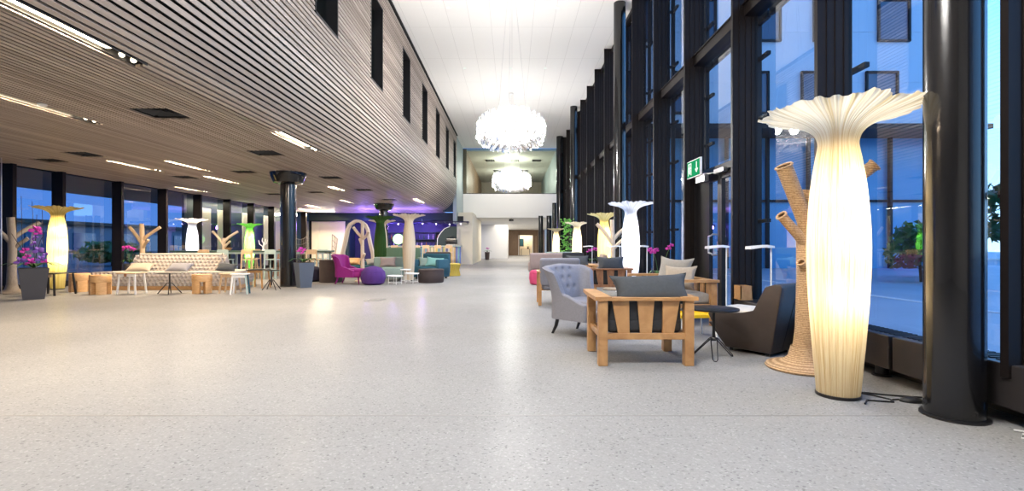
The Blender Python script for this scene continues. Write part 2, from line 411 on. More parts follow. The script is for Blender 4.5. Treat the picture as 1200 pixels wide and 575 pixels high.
while a < PI/2:
    cx, cz = -4.25+CA*math.sin(a), ZS+CB*(1-math.cos(a)); dx, dz = CA*math.cos(a), CB*math.sin(a)
    path.append((cx, cz, math.atan2(dz, dx))); a += pitch/math.hypot(dx, dz)
z = ZS+CB
while z < ZC-.05: path.append((-3.2, z, PI/2)); z += pitch
sl = MB()
for (x, z, t) in path:
    y0, y1 = YB, (28.4 if t > .25 else 29.9)
    cut = []
    if t < .25:
        cut = [(p, q+.42) for (sx, p, q) in STRIPS if abs(sx-x) < .07]+[(p, q) for (sx, p, q) in VENTS if abs(sx-x) < .30]
    elif WZ0-.02 < z < WZ1+.02 and t > 1.2: cut = WIN_Y
    cut = sorted(cut); p = y0
    for (c0, c1) in cut+[(y1, y1)]:
        if c0 > p: sl.box(x, (p+c0)/2, z, .054, c0-p, .03, rot=RY(-t))
        p = c1
struct('wall_left', sl, M['slat'], 'timber slats under the soffit and up the upper storey', smooth=False)
# the dark backing behind the slats
bk = MB()
prof = [(XL, ZS+.09)]+[(-4.25, ZS+.09)]+[(-4.25+(CA-.06)*math.sin(k*PI/20), ZS+.09+(CB)*(1-math.cos(k*PI/20))) for k in range(1, 11)]+[(-3.26, WZ0)]
for i in range(len(prof)-1):
    p, q = prof[i], prof[i+1]
    vs = [bk.bm.verts.new(v) for v in ((p[0],YB,p[1]),(q[0],YB,q[1]),(q[0],28.4,q[1]),(p[0],28.4,p[1]))]; bk.bm.faces.new(vs)
bk.box((XL-4.25)/2, 29.2, ZS+.11, -4.25-XL, 1.6, .04)
p = YB
for (c0, c1) in WIN_Y+[(28.4, 28.4)]:
    bk.box(-3.29, (p+c0)/2, (WZ0+WZ1)/2, .06, c0-p, WZ1-WZ0); p = c1
bk.box(-3.29, 9.7, (WZ1+ZC)/2, .06, 37.4, ZC-WZ1)
struct('trim_2', bk, M['black'], 'dark backing behind the timber slats', smooth=False)
struct('trim_3', MB().box(-3.17, 9.7, ZC-.03, .07, 37.4, .05), M['black'], 'dark shadow gap between slatted front and ceiling', smooth=False)
for i, (c0, c1) in enumerate(WIN_Y[1:]):
    w = sroot('window_%d' % (i+1), 'tall narrow window in the slatted front', (-3.2, (c0+c1)/2, (WZ0+WZ1)/2))
    f = MB(); h = WZ1-WZ0; d = c1-c0
    for sy in (-1, 1): f.box(-.35, sy*(d/2-.02), 0, .74, .04, h)
    for sz in (-1, 1): f.box(-.35, 0, sz*(h/2-.02), .74, d, .04)
    f.build('window_frame', M['frame'], w, smooth=False)
    MB().box(-.19, 0, 0, .015, d-.08, h-.08).build('pane', M['pane'], w, smooth=False)
    MB().box(-.6, 0, 0, .02, d+.4, h+.4).build('blind', M['teal_wall'], w, smooth=False)

# ---- right facade: bays of glass between deep fins, a heating trench box along the foot
DOOR_BAY = (6.776, 8.597)
for i, y in enumerate(FIN[1:]):
    f = MB().box((XF+XG+.04)/2, y+.0225, (ZC+.30)/2 if i != 2 else (ZC+.30)/2, XG+.04-XF, .045, ZC-.30)
    f.box(XF+.012, y+.0225, (ZC+.30)/2, .03, .052, ZC-.30)
    for k in range(3): f.box(XF+.09+.085*k, y-.004, (ZC+.3)/2, .008, .012, ZC-.3)
    struct('trim_%d' % (i+10), f, M['fin'], 'tall dark facade fin of the glass wall', smooth=False)
for i in range(len(FIN)-1):
    y0, y1 = FIN[i]+.045, FIN[i+1]; yc = (y0+y1)/2; d = y1-y0
    if y1 < .5: continue
    door = abs(FIN[i]-6.682) < .1
    w = sroot('window_%d' % (i+20), 'floor to ceiling glass bay of the entrance hall', (XG, yc, 0))
    zb = 2.32 if door else .36
    MB().box(0, 0, (zb+4.22)/2, .02, d, 4.22-zb).build('pane', M['glass'], w, smooth=False)
    MB().box(0, 0, (4.38+ZC-.06)/2, .02, d, ZC-.06-4.38).build('pane', M['glass'], w, smooth=False)
    t = MB().box(-.04, 0, 4.30, .22, d, .17); t.box(-.16, 0, 4.375, .03, d, .02); t.box(0, 0, ZC-.05, .16, d, .12)
    t.build('transom', M['fin'], w, smooth=False)
    # slim outer posts with brackets, standing just outside the glass
    o = MB().box(.22, -d/2+.30, 3.8, .07, .07, 7.3)
    for z in (1.45, 2.9, 3.75, 5.0, 6.2): o.box(.11, -d/2+.30, z, .22, .05, .05); o.box(.22, -d/2+.15, z, .05, .3, .05)
    o.box(.22, 0, 4.28, .05, d, .10)
    o.build('outer_post', M['frame'], w, smooth=False)
    if not door: MB().box(0, 0, .18, .14, d, .34).build('window_sill', M['box'], w, smooth=False)
TB = [(-1.0,3.9),(3.94,6.72),(8.72,13.0),(13.04,17.9),(17.94,22.8),(22.84,28.0)]
for i, (y0, y1) in enumerate(TB):
    t = thing('heating_trench', ['','long dark convector box between the near black column and the glass door','dark convector box under the glass just beyond the door','dark convector box behind the second and third lit lamps','dark convector box beyond the yellow lamp','furthest dark convector box along the glass'][i] or 'dark convector box at the right picture edge beside the near column', 'heater', (3.155, (y0+y1)/2, 0), group='convector boxes along the glass')
    d = y1-y0
    b = MB().box(0, 0, .245, .28, d, .27, bevel=.008); b.build('casing', M['box'], t, smooth=False)
    g = MB()
    n = int(d/.05)
    for k in range(n): g.box(.02, -d/2+(k+.5)*d/n, .383, .18, .02, .008)
    g.build('grille', M['frame'], t, smooth=False)
    for k in range(max(2, int(d/1.6))):
        y = -d/2+.25+(d-.5)*k/(max(2, int(d/1.6))-1)
        f = MB(); f.lathe([(.075,0),(.075,.012),(.05,.014),(.05,.12)], 16, (0,y,0)); f.build('foot', M['black_metal'], t)

# ---- door in the glass wall
dr = sroot('door_1', 'black framed glass door in the facade under the green exit sign', (3.24, 7.68, 0))
f = MB()
f.box(0, .885, 1.13, .14, .08, 2.26); f.box(0, -.80, 1.13, .14, .06, 2.26); f.box(0, .03, 2.29, .16, 1.80, .10); f.box(0, .60, 1.13, .08, .50, 2.22)
f.build('door_frame', M['frame'], dr, smooth=False)
lf = MB()
for y in (.33, -.06): lf.box(-.01, y, 1.12, .06, .07, 2.18)
for z in (.08, 2.18): lf.box(-.01, .135, z, .06, .34, .1)
for y in (-.14, -.74): lf.box(-.01, y, 1.12, .06, .07, 2.18)
for z in (.08, 2.18): lf.box(-.01, -.44, z, .06, .62, .1)
lf.build('door_leaf', M['frame'], dr, smooth=False)
MB().box(0, .135, 1.12, .02, .34, 2.1).build('pane', M['glass'], dr, smooth=False)
MB().box(0, -.44, 1.12, .02, .56, 2.1).build('pane', M['glass'], dr, smooth=False)
MB().tube([(-.03,.02,.96),(-.10,.02,.96),(-.12,.03,.98),(-.12,.12,.99),(-.12,.13,1.03),(-.12,.13,1.22),(-.12,.12,1.25),(-.12,.03,1.26),(-.10,.02,1.28),(-.03,.02,1.28)], .014, 8).build('door_handle', M['steel'], dr)
c = MB().box(-.09, -.25, 2.24, .07, .34, .07, bevel=.006); c.bar((-.13,-.20,2.22), (-.16,.15,2.245), .025, .012); c.build('door_closer', M['steel'], dr, smooth=False)
MB().box(-.05, -.06, 1.10, .02, .03, .14).build('lock_case', M['steel'], dr, smooth=False)
# exit sign, lit from within, hung under a bracket along the facade
es = thing('exit_sign', 'green running man exit sign over the glass door', 'sign', (3.02, 8.12, 2.16), 0)
MB().box(.05, -.18, .03, .07, .36, .12).build('bracket', M['steel'], es, smooth=False)
MB().box(0, .02, .22, .035, .58, .29, bevel=.005).build('sign_body', M['white_metal'], es, smooth=False)
MB().box(-.019, .02, .22, .004, .55, .26).build('sign_face', M['green_sign'], es, smooth=False)
pg = MB(); ar = MB()
def onface(y, z, sy, sz, a=0): (ar if y < 0 else pg).box(-.0225, y, z, .003, sy, sz, rot=RX(a))
# arrow pointing down (near half), door with running man (far half); y falls towards the camera
onface(-.13, .25, .022, .13); onface(-.155, .175, .02, .08, .8); onface(-.105, .175, .02, .08, -.8)
onface(.235, .22, .012, .2); onface(.105, .22, .012, .2); onface(.17, .315, .13, .012)
onface(.17, .285, .026, .026); onface(.172, .235, .03, .07, .25); onface(.195, .18, .016, .07, -.6); onface(.15, .175, .016, .075, .5); onface(.135, .245, .05, .014, .4); onface(.21, .245, .05, .014, -.4)
pg.build('running_figure', M['white_sign'], es, smooth=False); ar.build('arrow', M['white_sign'], es, smooth=False)

# ---- left glass wall
LF = [9.3,11.85,13.17,15.15,17.1,19.0,20.97,22.9,24.85,26.8,28.7,30.0]
for i in range(len(LF)-1):
    y0, y1 = LF[i]+.05, LF[i+1]; d = y1-y0
    w = sroot('window_%d' % (i+50), 'glass bay along the lounge', (XL, (y0+y1)/2, 0))
    MB().box(0, 0, 1.6, .02, d, 2.96).build('pane', M['glass'], w, smooth=False)
    s = MB().box(.02, 0, .07, .12, d, .14); s.box(0, 0, 3.09, .10, d, .06); s.build('window_frame', M['frame'], w, smooth=False)
for i, y in enumerate(LF): struct('trim_%d' % (i+30), MB().box(XL+.13, y+.03, 1.545, .30, .10, 3.09), M['fin'], 'dark upright between lounge windows', smooth=False)
struct('wall_side', MB().box(XL-.1, (YB+9.3)/2, 1.6, .2, 9.3-YB, 3.2), M['white'], smooth=False)
struct('wall_east', MB().box(XG+.1, (YB-.67)/2, 3.75, .2, -.67-YB, 7.5), M['white'], smooth=False)

# ---- lounge end wall with the bar niche
struct('wall_sky_screen', MB().box(XL-.55, 25.2, 1.6, .1, 12.0, 3.2), M['dark_teal'], smooth=False)  # dark board added outside to hide the bright sky behind the lounge glass
struct('wall_end', MB().box(-11.2, 30.1, 1.6, 2.4, .2, 3.2), M['dark_teal'], smooth=False)
struct('wall_bar', MB().box(-6.55, 31.2, 1.6, 7.0, .2, 3.2), M['navy'], smooth=False)
struct('wall_niche', MB().box(-10.0, 30.65, 1.6, .12, 1.2, 3.2), M['dark_teal'], smooth=False)
struct('wall_upper', MB().box(-7.8, 28.95, 5.3, 9.1, .2, 4.4), M['dark_teal'], smooth=False)
lint = MB().box(-7.4, 29.6, 2.86, 9.6, .12, .46); struct('trim_4', lint, M['dark_teal'], 'dark teal beam under the soffit above the bar', smooth=False)

# ---- far end of the hall
struct('wall_far', MB().box(-.2, 32.42, 3.74, 6.4, .2, 1.56), M['white'], 'white gallery front above the far passage', smooth=False)
struct('wall_corner', MB().box(-3.32, 30.45, 4.95, .2, 3.9, 5.1), M['teal_wall'], smooth=False)
struct('wall_passage', MB().box(-2.82, 33.4, 1.55, .94, 8.2, 3.1), pbr('cream_wall', (.80,.74,.60), .6), 'cream wall block at the mouth of the far passage', smooth=False)
struct('wall_white', MB().box(-2.0, 50.2, 1.55, 3.2, 14.4, 3.1), M['white'], 'white wall along the far passage', smooth=False)
struct('wall_side_passage', MB().box(4.3, 45, 1.55, .2, 26, 3.1), M['white'], smooth=False)
struct('trim_5', MB().box(.6, 45.4, 3.02, 7.6, 25.8, .12), M['white'], 'white ceiling of the far passage', smooth=False)
wv = MB(); wv.box(-.05, 57.6, 1.5, 1.9, .3, 3.0); wv.box(3.1, 57.6, 1.5, 1.4, .3, 3.0); wv.box(1.6, 57.6, 2.65, 1.6, .3, .7)
struct('wall_brown', wv, M['brown_panel'], 'brown timber wall round the far doorway', smooth=False)
d2 = sroot('door_2', 'open doorway with a lit room behind, far end of the hall', (1.6, 57.42, 0))
fr = MB(); fr.box(-.82, 0, 1.16, .07, .12, 2.32); fr.box(.82, 0, 1.16, .07, .12, 2.32); fr.box(0, 0, 2.33, 1.7, .12, .07); fr.build('door_frame', M['white'], d2, smooth=False)
MB().box(1.2, .42, 1.14, .05, .82, 2.24).build('door_leaf', M['oak_pale'], d2, smooth=False)
struct('wall_room', MB().box(1.6, 58.9, 1.6, 6, .1, 3.2), M['cream_panel'], smooth=False)
# glazed gallery above
gp = sroot('window_70', 'green tinted glass front of the upper gallery', (-.2, 32.36, 6.0))
for k in range(4): MB().box(-2.33+1.555*k, 0, 0, 1.54, .015, 2.96).build('pane', M['pane'], gp, smooth=False)
b = MB().box(0, 0, -1.47, 6.3, .06, .06); b.box(0, 0, 1.47, 6.3, .05, .04); b.box(-3.13, 0, 0, .05, .05, 3); b.box(3.13, 0, 0, .05, .05, 3)
b.build('window_frame', M['frame'], gp, smooth=False)
struct('trim_6', MB().box(-.2, 40.5, 4.46, 6.4, 16, .1), pbr('gallery_floor', (.2,.17,.14), .5), 'floor of the upper gallery', smooth=False)
struct('trim_7', MB().box(-.2, 40.5, 7.42, 6.4, 16, .1), pbr('gallery_ceiling', (.62,.62,.55), .7), 'ceiling of the upper gallery', smooth=False)
struct('wall_gallery', MB().box(-3.25, 40.5, 5.95, .5, 16.2, 3.1), M['brown_panel'], smooth=False)
struct('wall_gallery_end', MB().box(-.2, 48.5, 5.95, 6.4, .2, 2.9), pbr('gallery_wall', (.42,.36,.28), .7), smooth=False)
struct('wall_gallery_east', MB().box(3.15, 40.5, 5.95, .5, 16.2, 3.1), M['teal_wall'], smooth=False)
for k, (x, y) in enumerate([(-1.6,36),(.2,36),(1.8,36),(-1.2,41),(1.0,41)]):
    v = thing('ceiling_vent', 'dark square vent in the gallery ceiling behind the glass', 'vent', (x, y, 7.34), 0, 'gallery ceiling vents')
    b = MB()
    for s in (-1, 1): b.box(s*.3, 0, 0, .04, .62, .04); b.box(0, s*.3, 0, .62, .04, .04)
    b.build('frame', M['frame'], v, smooth=False); g = MB()
    for q in range(6): g.box(-.25+.1*q, 0, .01, .03, .58, .03)
    g.build('louvre', M['charcoal'], v, smooth=False)
for y in (35.5, 41): light('gallery_light', 'POINT', (-.1, y, 6.5), 190, (1,.95,.82), .3)

# ---- columns
def column(x, y, h, r, label, capital=False):
    t = sroot('column', label, (x, y, 0))
    MB().lathe([(r,0),(r,h)], 48).build('shaft', M['column'], t)
    MB().lathe([(r+.022,0),(r+.022,.012),(r,.016)], 48).build('base_plate', M['black_metal'], t)
    if capital: MB().lathe([(r,h-.34),(r+.17,h-.28),(.44,h-.13),(.47,h-.03),(.47,h-.005)], 40).build('capital', M['column'], t)
    return t
column(2.86, 3.18, ZC, .157, 'thick black round column in front at the right')
column(2.84, 12.97, ZC, .157, 'black round column rising to the ceiling past the second lamp row')
column(2.84, 22.6, ZC, .165, 'black round column before the far end of the glass wall')
column(2.80, 28.8, ZC, .20, 'furthest full height black column')
column(-6.1, 13.4, ZS, .205, 'black column under the soffit beside the slate planter', True)
column(-6.07, 23.3, ZS, .2, 'black column under the soffit behind the dark green lamp', True)
column(1.83, 31.3, 3.02, .15, 'left of two short black columns at the far passage')
column(2.36, 31.3, 3.02, .17, 'right of two short black columns at the far passage')
column(2.60, 30.3, 3.75, .13, 'slim dark post next to the far full height column')

# ---- soffit lights and grilles
SL = ['long bright strip light at the top left edge of the soffit','strip light in the soffit in front of the first black column','small strip light near the far curved soffit edge','strip light at the left edge of the soffit',
      'strip light over the tufted sofa, right one of a pair','strip light over the tufted sofa, left one of a pair','strip light beyond the pair over the sofa','strip light close to the lounge windows over the white lamp',
      'strip light left of the orchid planter in the soffit','strip light in the soffit above the magenta chair','dim strip light deep in the lounge soffit','furthest strip light by the lounge window wall']
for i, (x, y0, y1) in enumerate(STRIPS):
    t = thing('strip_light', SL[i], 'ceiling light', (x, (y0+y1)/2, ZS), 0, 'soffit strip lights'); d = y1-y0
    h = MB().box(0, .2, .07, .15, d+.42, .02)
    for s in (-1, 1): h.box(s*.07, .2, .035, .008, d+.42, .07)
    h.build('housing', M['frame'], t, smooth=False)
    MB().box(0, 0, .035, .085, d-.02, .02).build('diffuser', M['strip'], t, smooth=False)
    for k in range(2): MB().sphere((0, d/2+.14+.16*k, .02), .028, seg=10, rings=6).build('spot_lamp', M['spot_glow'], t)
    light('strip_lamp', 'AREA', (0, 0, .01), 46*d, (1,.78,.53), .08, t, sizey=d)
for i, (x, y0, y1) in enumerate(VENTS):
    v = thing('air_diffuser', ['large dark square air grille nearest in the soffit','second dark air grille along the soffit','air grille in the soffit just right of the first column','air grille in the soffit behind the first column','furthest air grille of the row above the lounge',
        'dark air grille in the soffit over the tufted sofa end','small dark air grille near the left glass wall','grey air grille beyond the sofa strip lights','small air grille left of the first black column','air grille deep in the lounge left of the column','air grille deep in the lounge near the windows'][i], 'vent', (x, (y0+y1)/2, ZS), 0, 'soffit air grilles')
    d = y1-y0; b = MB()
    for s in (-1, 1): b.box(s*.28, 0, .02, .02, d, .03); b.box(0, s*(d/2-.01), .02, .56, .02, .03)
    b.build('frame', M['frame'], v, smooth=False)
    g = MB()
    for q in range(4):
        for s in (-1, 1): g.box(s*(.05+.065*q), 0, .035, .05, d*.9*(.3+.2*q), .006, rot=RY(s*.6)); g.box(0, s*(.05+.065*q)*d/.56, .035, .5*(.3+.2*q), .05, .006, rot=RX(-s*.6))
    g.build('louvre', M['charcoal'], v, smooth=False)
# small round smoke detector in the soffit at the left
sd = thing('smoke_detector', 'small white smoke detector on the slatted soffit at the left', 'smoke detector', (-6.55, 6.85, ZS-.02))
MB().lathe([(.055,0),(.06,-.012),(.045,-.03),(.02,-.036)], 20).build('detector', M['white_metal'], sd)

# ---- ceiling downlights of the hall
for y in (6.5, 13.2, 17.7, 25.5):
    for x in (-1.7, -.05, 1.2):
        if y == 25.5 and x == -.05: continue
        t = thing('downlight', 'small downlight added to brighten the white gallery front', 'ceiling light', (x, y, ZC-.004), 0, 'hall ceiling downlights')
        MB().lathe([(.065,0),(.075,-.004),(.055,-.008),(.05,0)], 20).build('trim_ring', M['white_metal'], t)
        MB().lathe([(.05,-.001),(.01,-.002)], 20).build('lens', M['white_sign'], t)
        light('downlight_lamp', 'SPOT', (0,0,-.03), 150, (1,.97,.93), .09, t, spot=2.2)
# near the camera and behind it
for y in (-5, 0.5):
    for x in (-1.8, 1.2): light('near_downlight', 'SPOT', (x, y, ZC-.05), 190, (1,.97,.93), .12, spot=2.3)
for x in (-1.7, 0, 1.7):  # downlights added to wash the far gallery front brighter
    t = thing('downlight', 'small downlight added to brighten the white gallery front', 'ceiling light', (x, 29.3, ZC-.004), 0, 'hall ceiling downlights')
    MB().lathe([(.065,0),(.075,-.004),(.055,-.008),(.05,0)], 20).build('trim_ring', M['white_metal'], t)
    MB().lathe([(.05,-.001),(.01,-.002)], 20).build('lens', M['white_sign'], t)
    light('downlight_lamp', 'SPOT', (0,0,-.03), 230, (1,.95,.88), .09, t, spot=1.7, rot=(.5,0,0))
light('passage_lamp', 'AREA', (0, 45, 2.93), 420, (1,.93,.82), 3, sizey=20)
light('far_room_lamp', 'AREA', (1.6, 58.2, 2.9), 60, (1,.86,.6), 1.0)
# violet bar lighting, thrown up at the soffit from behind the counter
for x in (-8.8, -7.1, -5.4): light('bar_glow', 'POINT', (x, 29.3, 2.2), 100, (.28,.16,1), .15)
for x in (-6.2,-5.0,-3.8): light('bar_front_fill', 'SPOT', (x, 25.6, 3.0), 90, (1,.88,.7), .06, spot=1.4, rot=(.75,0,0))  # added warm spots without fittings, brightening the dark bar front
light('bar_wash', 'AREA', (-6.3, 26.4, 2.4), 90, (.30,.18,1), 4.2, rot=(PI,0,0), sizey=1)  # unseen violet area light without a fitting, washing the soffit
# ------------------------------------------------------------------ vase shaped lamps
LP = [(.135,.012),(.150,.20),(.168,.42),(.186,.68),(.197,.92),(.199,1.08),(.192,1.30),(.174,1.52),(.150,1.70),(.133,1.80),(.128,1.86),(.150,1.925),(.205,1.975),(.29,2.015),(.39,2.045),(.47,2.07),(.50,2.085)]
def vase_lamp(label, loc, mat, power, col, pleats=84, seg=336, rot=0., group=None, dark_hub=False):
    t = thing('floor_lamp', label, 'floor lamp', loc, rot, group)
    n = len(LP); pf = []
    for j in range(n-1):                 # finer profile
        for q in range(3):
            u = q/3; p0, p1, p2, p3 = LP[max(j-1,0)], LP[j], LP[j+1], LP[min(j+2,n-1)]
            pf.append(tuple(.5*((2*p1[c])+(-p0[c]+p2[c])*u+(2*p0[c]-5*p1[c]+4*p2[c]-p3[c])*u*u+(-p0[c]+3*p1[c]-3*p2[c]+p3[c])*u**3) for c in (0,1)))
    pf.append(LP[-1]); rnd = random.Random(int(loc[0]*100)); ph = [rnd.uniform(.4,1.3) for _ in range(pleats)]; wav = [rnd.uniform(0, 6.28) for _ in range(4)]
    def mod(r, z, a, j):
        k = int(a/(2*PI)*pleats) % pleats
        amp = .0035*ph[k]*(.5+r*2.5)
        rr = r+amp*math.cos(a*pleats); e = max(0, (r-.3)/.2) if z > 1.9 else 0
        rr += e*e*.022*(math.sin(7*a+wav[0])+.6*math.sin(13*a+wav[1])+.5*math.sin(23*a+wav[3]))
        return rr, z+e*.012*math.sin(9*a+wav[2])+e*e*.008*math.sin(31*a)
    MB().lathe(pf, seg, mod=mod, capb=False, capt=False).build('lamp_shade', mat, t, ang=180)
    MB().lathe([(.142,0),(.146,.006),(.146,.02),(.10,.03)], 40).build('base', M['black_metal'], t)
    MB().tube([(0,0,.02),(0,0,1.6)], .012, 10).build('stem', M['steel'], t)
    for z in (.75, 1.15, 1.5):
        if power:
            b = MB().sphere((.0, .0, z), .03, seg=12, rings=8).build('bulb', M['bulb'], t)
            light('lamp_light', 'POINT', (.035, 0, z), power, col, .05, t)
    return t
WARM = (1,.86,.62)
big = vase_lamp('big cream pleated vase lamp in front beside the black column', (2.40, 3.62, 0), M['shade_cream'], 5.6, WARM, 88, 704)
vase_lamp('white pleated vase lamp standing behind the front wooden armchair', (2.74, 11.35, 0), M['shade_white'], 7.5, (.93,.95,1), 72, 288)
vase_lamp('warm yellow vase lamp just beyond the white one by the glass', (2.83, 15.1, 0), M['shade_yellow'], 9, (1,.86,.5), 72, 288)
vase_lamp('cream vase lamp beside the green leafy plant', (2.73, 20.65, 0), M['shade_cream'], 11, (1,.86,.58), 64, 192)
vase_lamp('furthest and smallest lit vase lamp along the glass wall', (2.5, 27.9, 0), M['shade_cream'], 11, (1,.86,.58), 64, 192)
vase_lamp('glowing yellow vase lamp behind the violet flower planter', (-11.56, 12.5, 0), M['shade_yellow'], 9, (1,.85,.48), 72, 288)
vase_lamp('white lit vase lamp by the lounge windows behind the sofa', (-11.74, 18.05, 0), M['shade_white'], 11, (.93,.95,1), 64, 192)
vase_lamp('bright green lit vase lamp by the lounge windows', (-11.72, 21.95, 0), M['shade_green'], 30, (.75,1,.5), 64, 192)
vase_lamp('dark green unlit vase lamp next to the pale tree stand', (-4.45, 16.6, 0), M['shade_dkgreen'], 0, WARM, 64, 192)
vase_lamp('pale unlit vase lamp half hidden behind the dark green one', (-5.02, 19.0, 0), M['shade_plain'], 0, WARM, 64, 192)
vase_lamp('cream unlit vase lamp in front of the bar', (-3.27, 15.6, 0), M['shade_plain'], 0, WARM, 72, 216)
# cord with foot switch of the big lamp
cd = thing('lamp_cord', 'black flex with foot switch on the floor by the big cream lamp', 'cord', (2.40, 3.62, 0))
MB().tube([(.14,.05,.010),(.25,.04,.007),(.36,-.01,.006),(.52,-.06,.006),(.70,-.08,.006),(.86,.0,.006)], .006, 6).build('flex', M['cord'], cd)
MB().tube([(.16,.045,.012),(.25,-.02,.006),(.30,-.11,.006),(.28,-.17,.006),(.22,-.16,.006),(.12,-.13,.006),(.05,-.21,.006)], .006, 6).build('flex', M['cord'], cd)
MB().tube([(.31,-.12,.006),(.35,-.125,.010)], .006, 6).build('flex', M['cord'], cd)
MB().sphere((.42,-.15,.004), .06, 1.25, .75, .55, 20, 12, RZ(-.25)).build('foot_switch', M['cord'], cd)
c2 = MB().tube([(2.98,2.92,.008),(3.06,2.86,.006),(3.02,2.78,.006),(2.90,2.80,.006),(2.97,2.86,.006),(3.1,2.74,.006)], .005, 6).build('cable', M['white_metal'])
tag(c2, 'loose pale cable on the floor at the right picture edge', 'cord')

# ------------------------------------------------------------------ tree shaped coat stands
def tree_stand(label, loc, rot, trunk, branches, r, mat, base_r=.31, hollow=False, group=None):
    t = thing('tree_coat_stand', label, 'coat stand', loc, rot, group)
    n = len(trunk); rs = [r*(1.25 if i == 0 else 1.05-.25*i/n) for i in range(n)]
    MB().tube(trunk, rs, 20).build('trunk', mat, t)
    MB().lathe([(base_r,0),(base_r+.012,.014),(base_r,.034),(base_r*.8,.05),(r*2.0,.065),(r*1.45,.11),(r*1.2,.2)], 40).build('base', mat, t)
    for pts, rb in branches:
        b = MB().tube(pts, rb, 18, cap=not hollow).build('branch', mat, t)
        if hollow:
            e = Vector(pts[-1]); d = (e-Vector(pts[-2])).normalized()
            MB().tube([e-d*.10, e-d*.09], rb[-1]*.98, 18).build('hollow', M['black'], b)  # black disc inside the tip, painting the shade of the hollow branch
            ring = MB(); u = d.cross(Vector((0,0,1))).normalized(); v = d.cross(u)
            ring.tube([e+(u*math.cos(a*PI/10)+v*math.sin(a*PI/10))*rb[-1] for a in range(20)], .010, 8, closed=True).build('rim', mat, b)
    return t
tree_stand('wicker tree coat stand with hollow branches behind the big cream lamp', (2.62, 4.42, 0), 0,
    [(0,0,.03),(.02,0,.35),(.03,0,.8),(.035,.02,1.15),(.05,.02,1.40),(.07,.0,1.6)],
    [([(.045,0,1.12),(.0,-.02,1.32),(-.12,-.06,1.58),(-.23,-.10,1.80)], [.062,.062,.066,.068]),
     ([(.03,0,1.10),(-.06,-.02,1.20),(-.16,-.04,1.30),(-.23,-.06,1.37)], [.045,.044,.042,.042]),
     ([(.05,0,1.30),(.18,-.10,1.50),(.30,-.22,1.66),(.42,-.30,1.78)], [.06,.055,.05,.05]),
     ([(.03,-.02,.86),(-.03,-.05,.92),(-.06,-.07,.955)], [.035,.034,.034])], .085, M['wicker'], .30, True)
PB = [([(0,0,1.15),(-.14,0,1.36),(-.27,.02,1.52),(-.40,.03,1.66)], [.05,.047,.045,.045]),
      ([(0,0,1.25),(.16,.02,1.42),(.30,.05,1.53),(.48,.08,1.66)], [.05,.047,.045,.045]),
      ([(0,0,1.0),(.12,-.05,1.15),(.26,-.1,1.28)], [.042,.04,.04])]
PT = [(0,0,.03),(0,0,.5),(.01,0,1.0),(0,0,1.4),(-.02,0,1.76)]
tree_stand('golden wood tree coat stand by the window behind the tufted sofa', (-11.0, 14.62, 0), 0, PT, PB, .07, M['oak_pale'], .26)
tree_stand('pale wood tree coat stand by the windows next to the green lamp', (-11.0, 18.75, 0), .2, PT[:4], PB[:2]+[PB[2]], .065, M['tree_wood'], .26)
tree_stand('tree coat stand in dimmed wood behind the violet flower planter at left edge', (-11.55, 11.35, 0), .9, PT, PB, .085, M['tree_dimmed'], .26)
tree_stand('slim pale tree coat stand behind the magenta chair', (-4.62, 15.2, 0), 2.6, [(0,0,.03),(0,0,.6),(.01,0,1.2),(0,0,1.86)],
    [([(0,0,1.3),(-.18,0,1.42),(-.32,.05,1.55)], [.045,.045,.045]), ([(0,0,1.35),(.16,.05,1.5),(.30,.1,1.68)], [.045,.045,.045]), ([(0,0,1.05),(.14,-.08,1.18),(.26,-.12,1.32)], [.04,.04,.04]), ([(0,0,.7),(-.12,.04,.82),(-.16,.06,.86)], [.035,.035,.035])], .058, M['tree_wood'], .22)
tree_stand('wooden tree coat stand in front of the yellow vase lamp', (2.54, 12.4, 0), 0, PT, PB, .06, M['tree_wood'], .24)

# ------------------------------------------------------------------ cushions
def pillow(label, loc, rot, w, h, t, mat, group=None, name='cushion'):
    """square throw pillow standing in its local xz plane, corners pulled out"""
    m = MB(); n = 20
    def P(s):
        def f(u, v):
            a, b = 2*u-1, 2*v-1
            k = max(0, (1-abs(a)**2.6)*(1-abs(b)**2.6))
            pin = 1-.20*(1-abs(a)**2)*abs(b)**3
            pin2 = 1-.14*(1-abs(b)**2)*abs(a)**3
            return (a*w/2*pin2, s*t/2*k**.55 if k > 0 else 0, b*h/2*pin+.0)
        return f
    m.grid(P(1), n, n); m.grid(P(-1), n, n); bmesh.ops.remove_doubles(m.bm, verts=m.bm.verts[:], dist=.0005)
    o = m.build(name, mat, None, ang=80); o.location = loc; o.rotation_euler = rot
    pz = MB(); pts = []
    for k in range(80):
        q = k/20.; e, u = int(q) % 4, (q-int(q))*2-1
        a, b = [(u,-1),(1,u),(-u,1),(-1,-u)][e]
        pts.append((a*w/2*(1-.14*(1-abs(b)**2)*abs(a)**3), 0, b*h/2*(1-.20*(1-abs(a)**2)*abs(b)**3)))
    pz.tube(pts, .005, 6, closed=True).build('piping', mat, o)
    return tag(o, label, 'cushion', group)

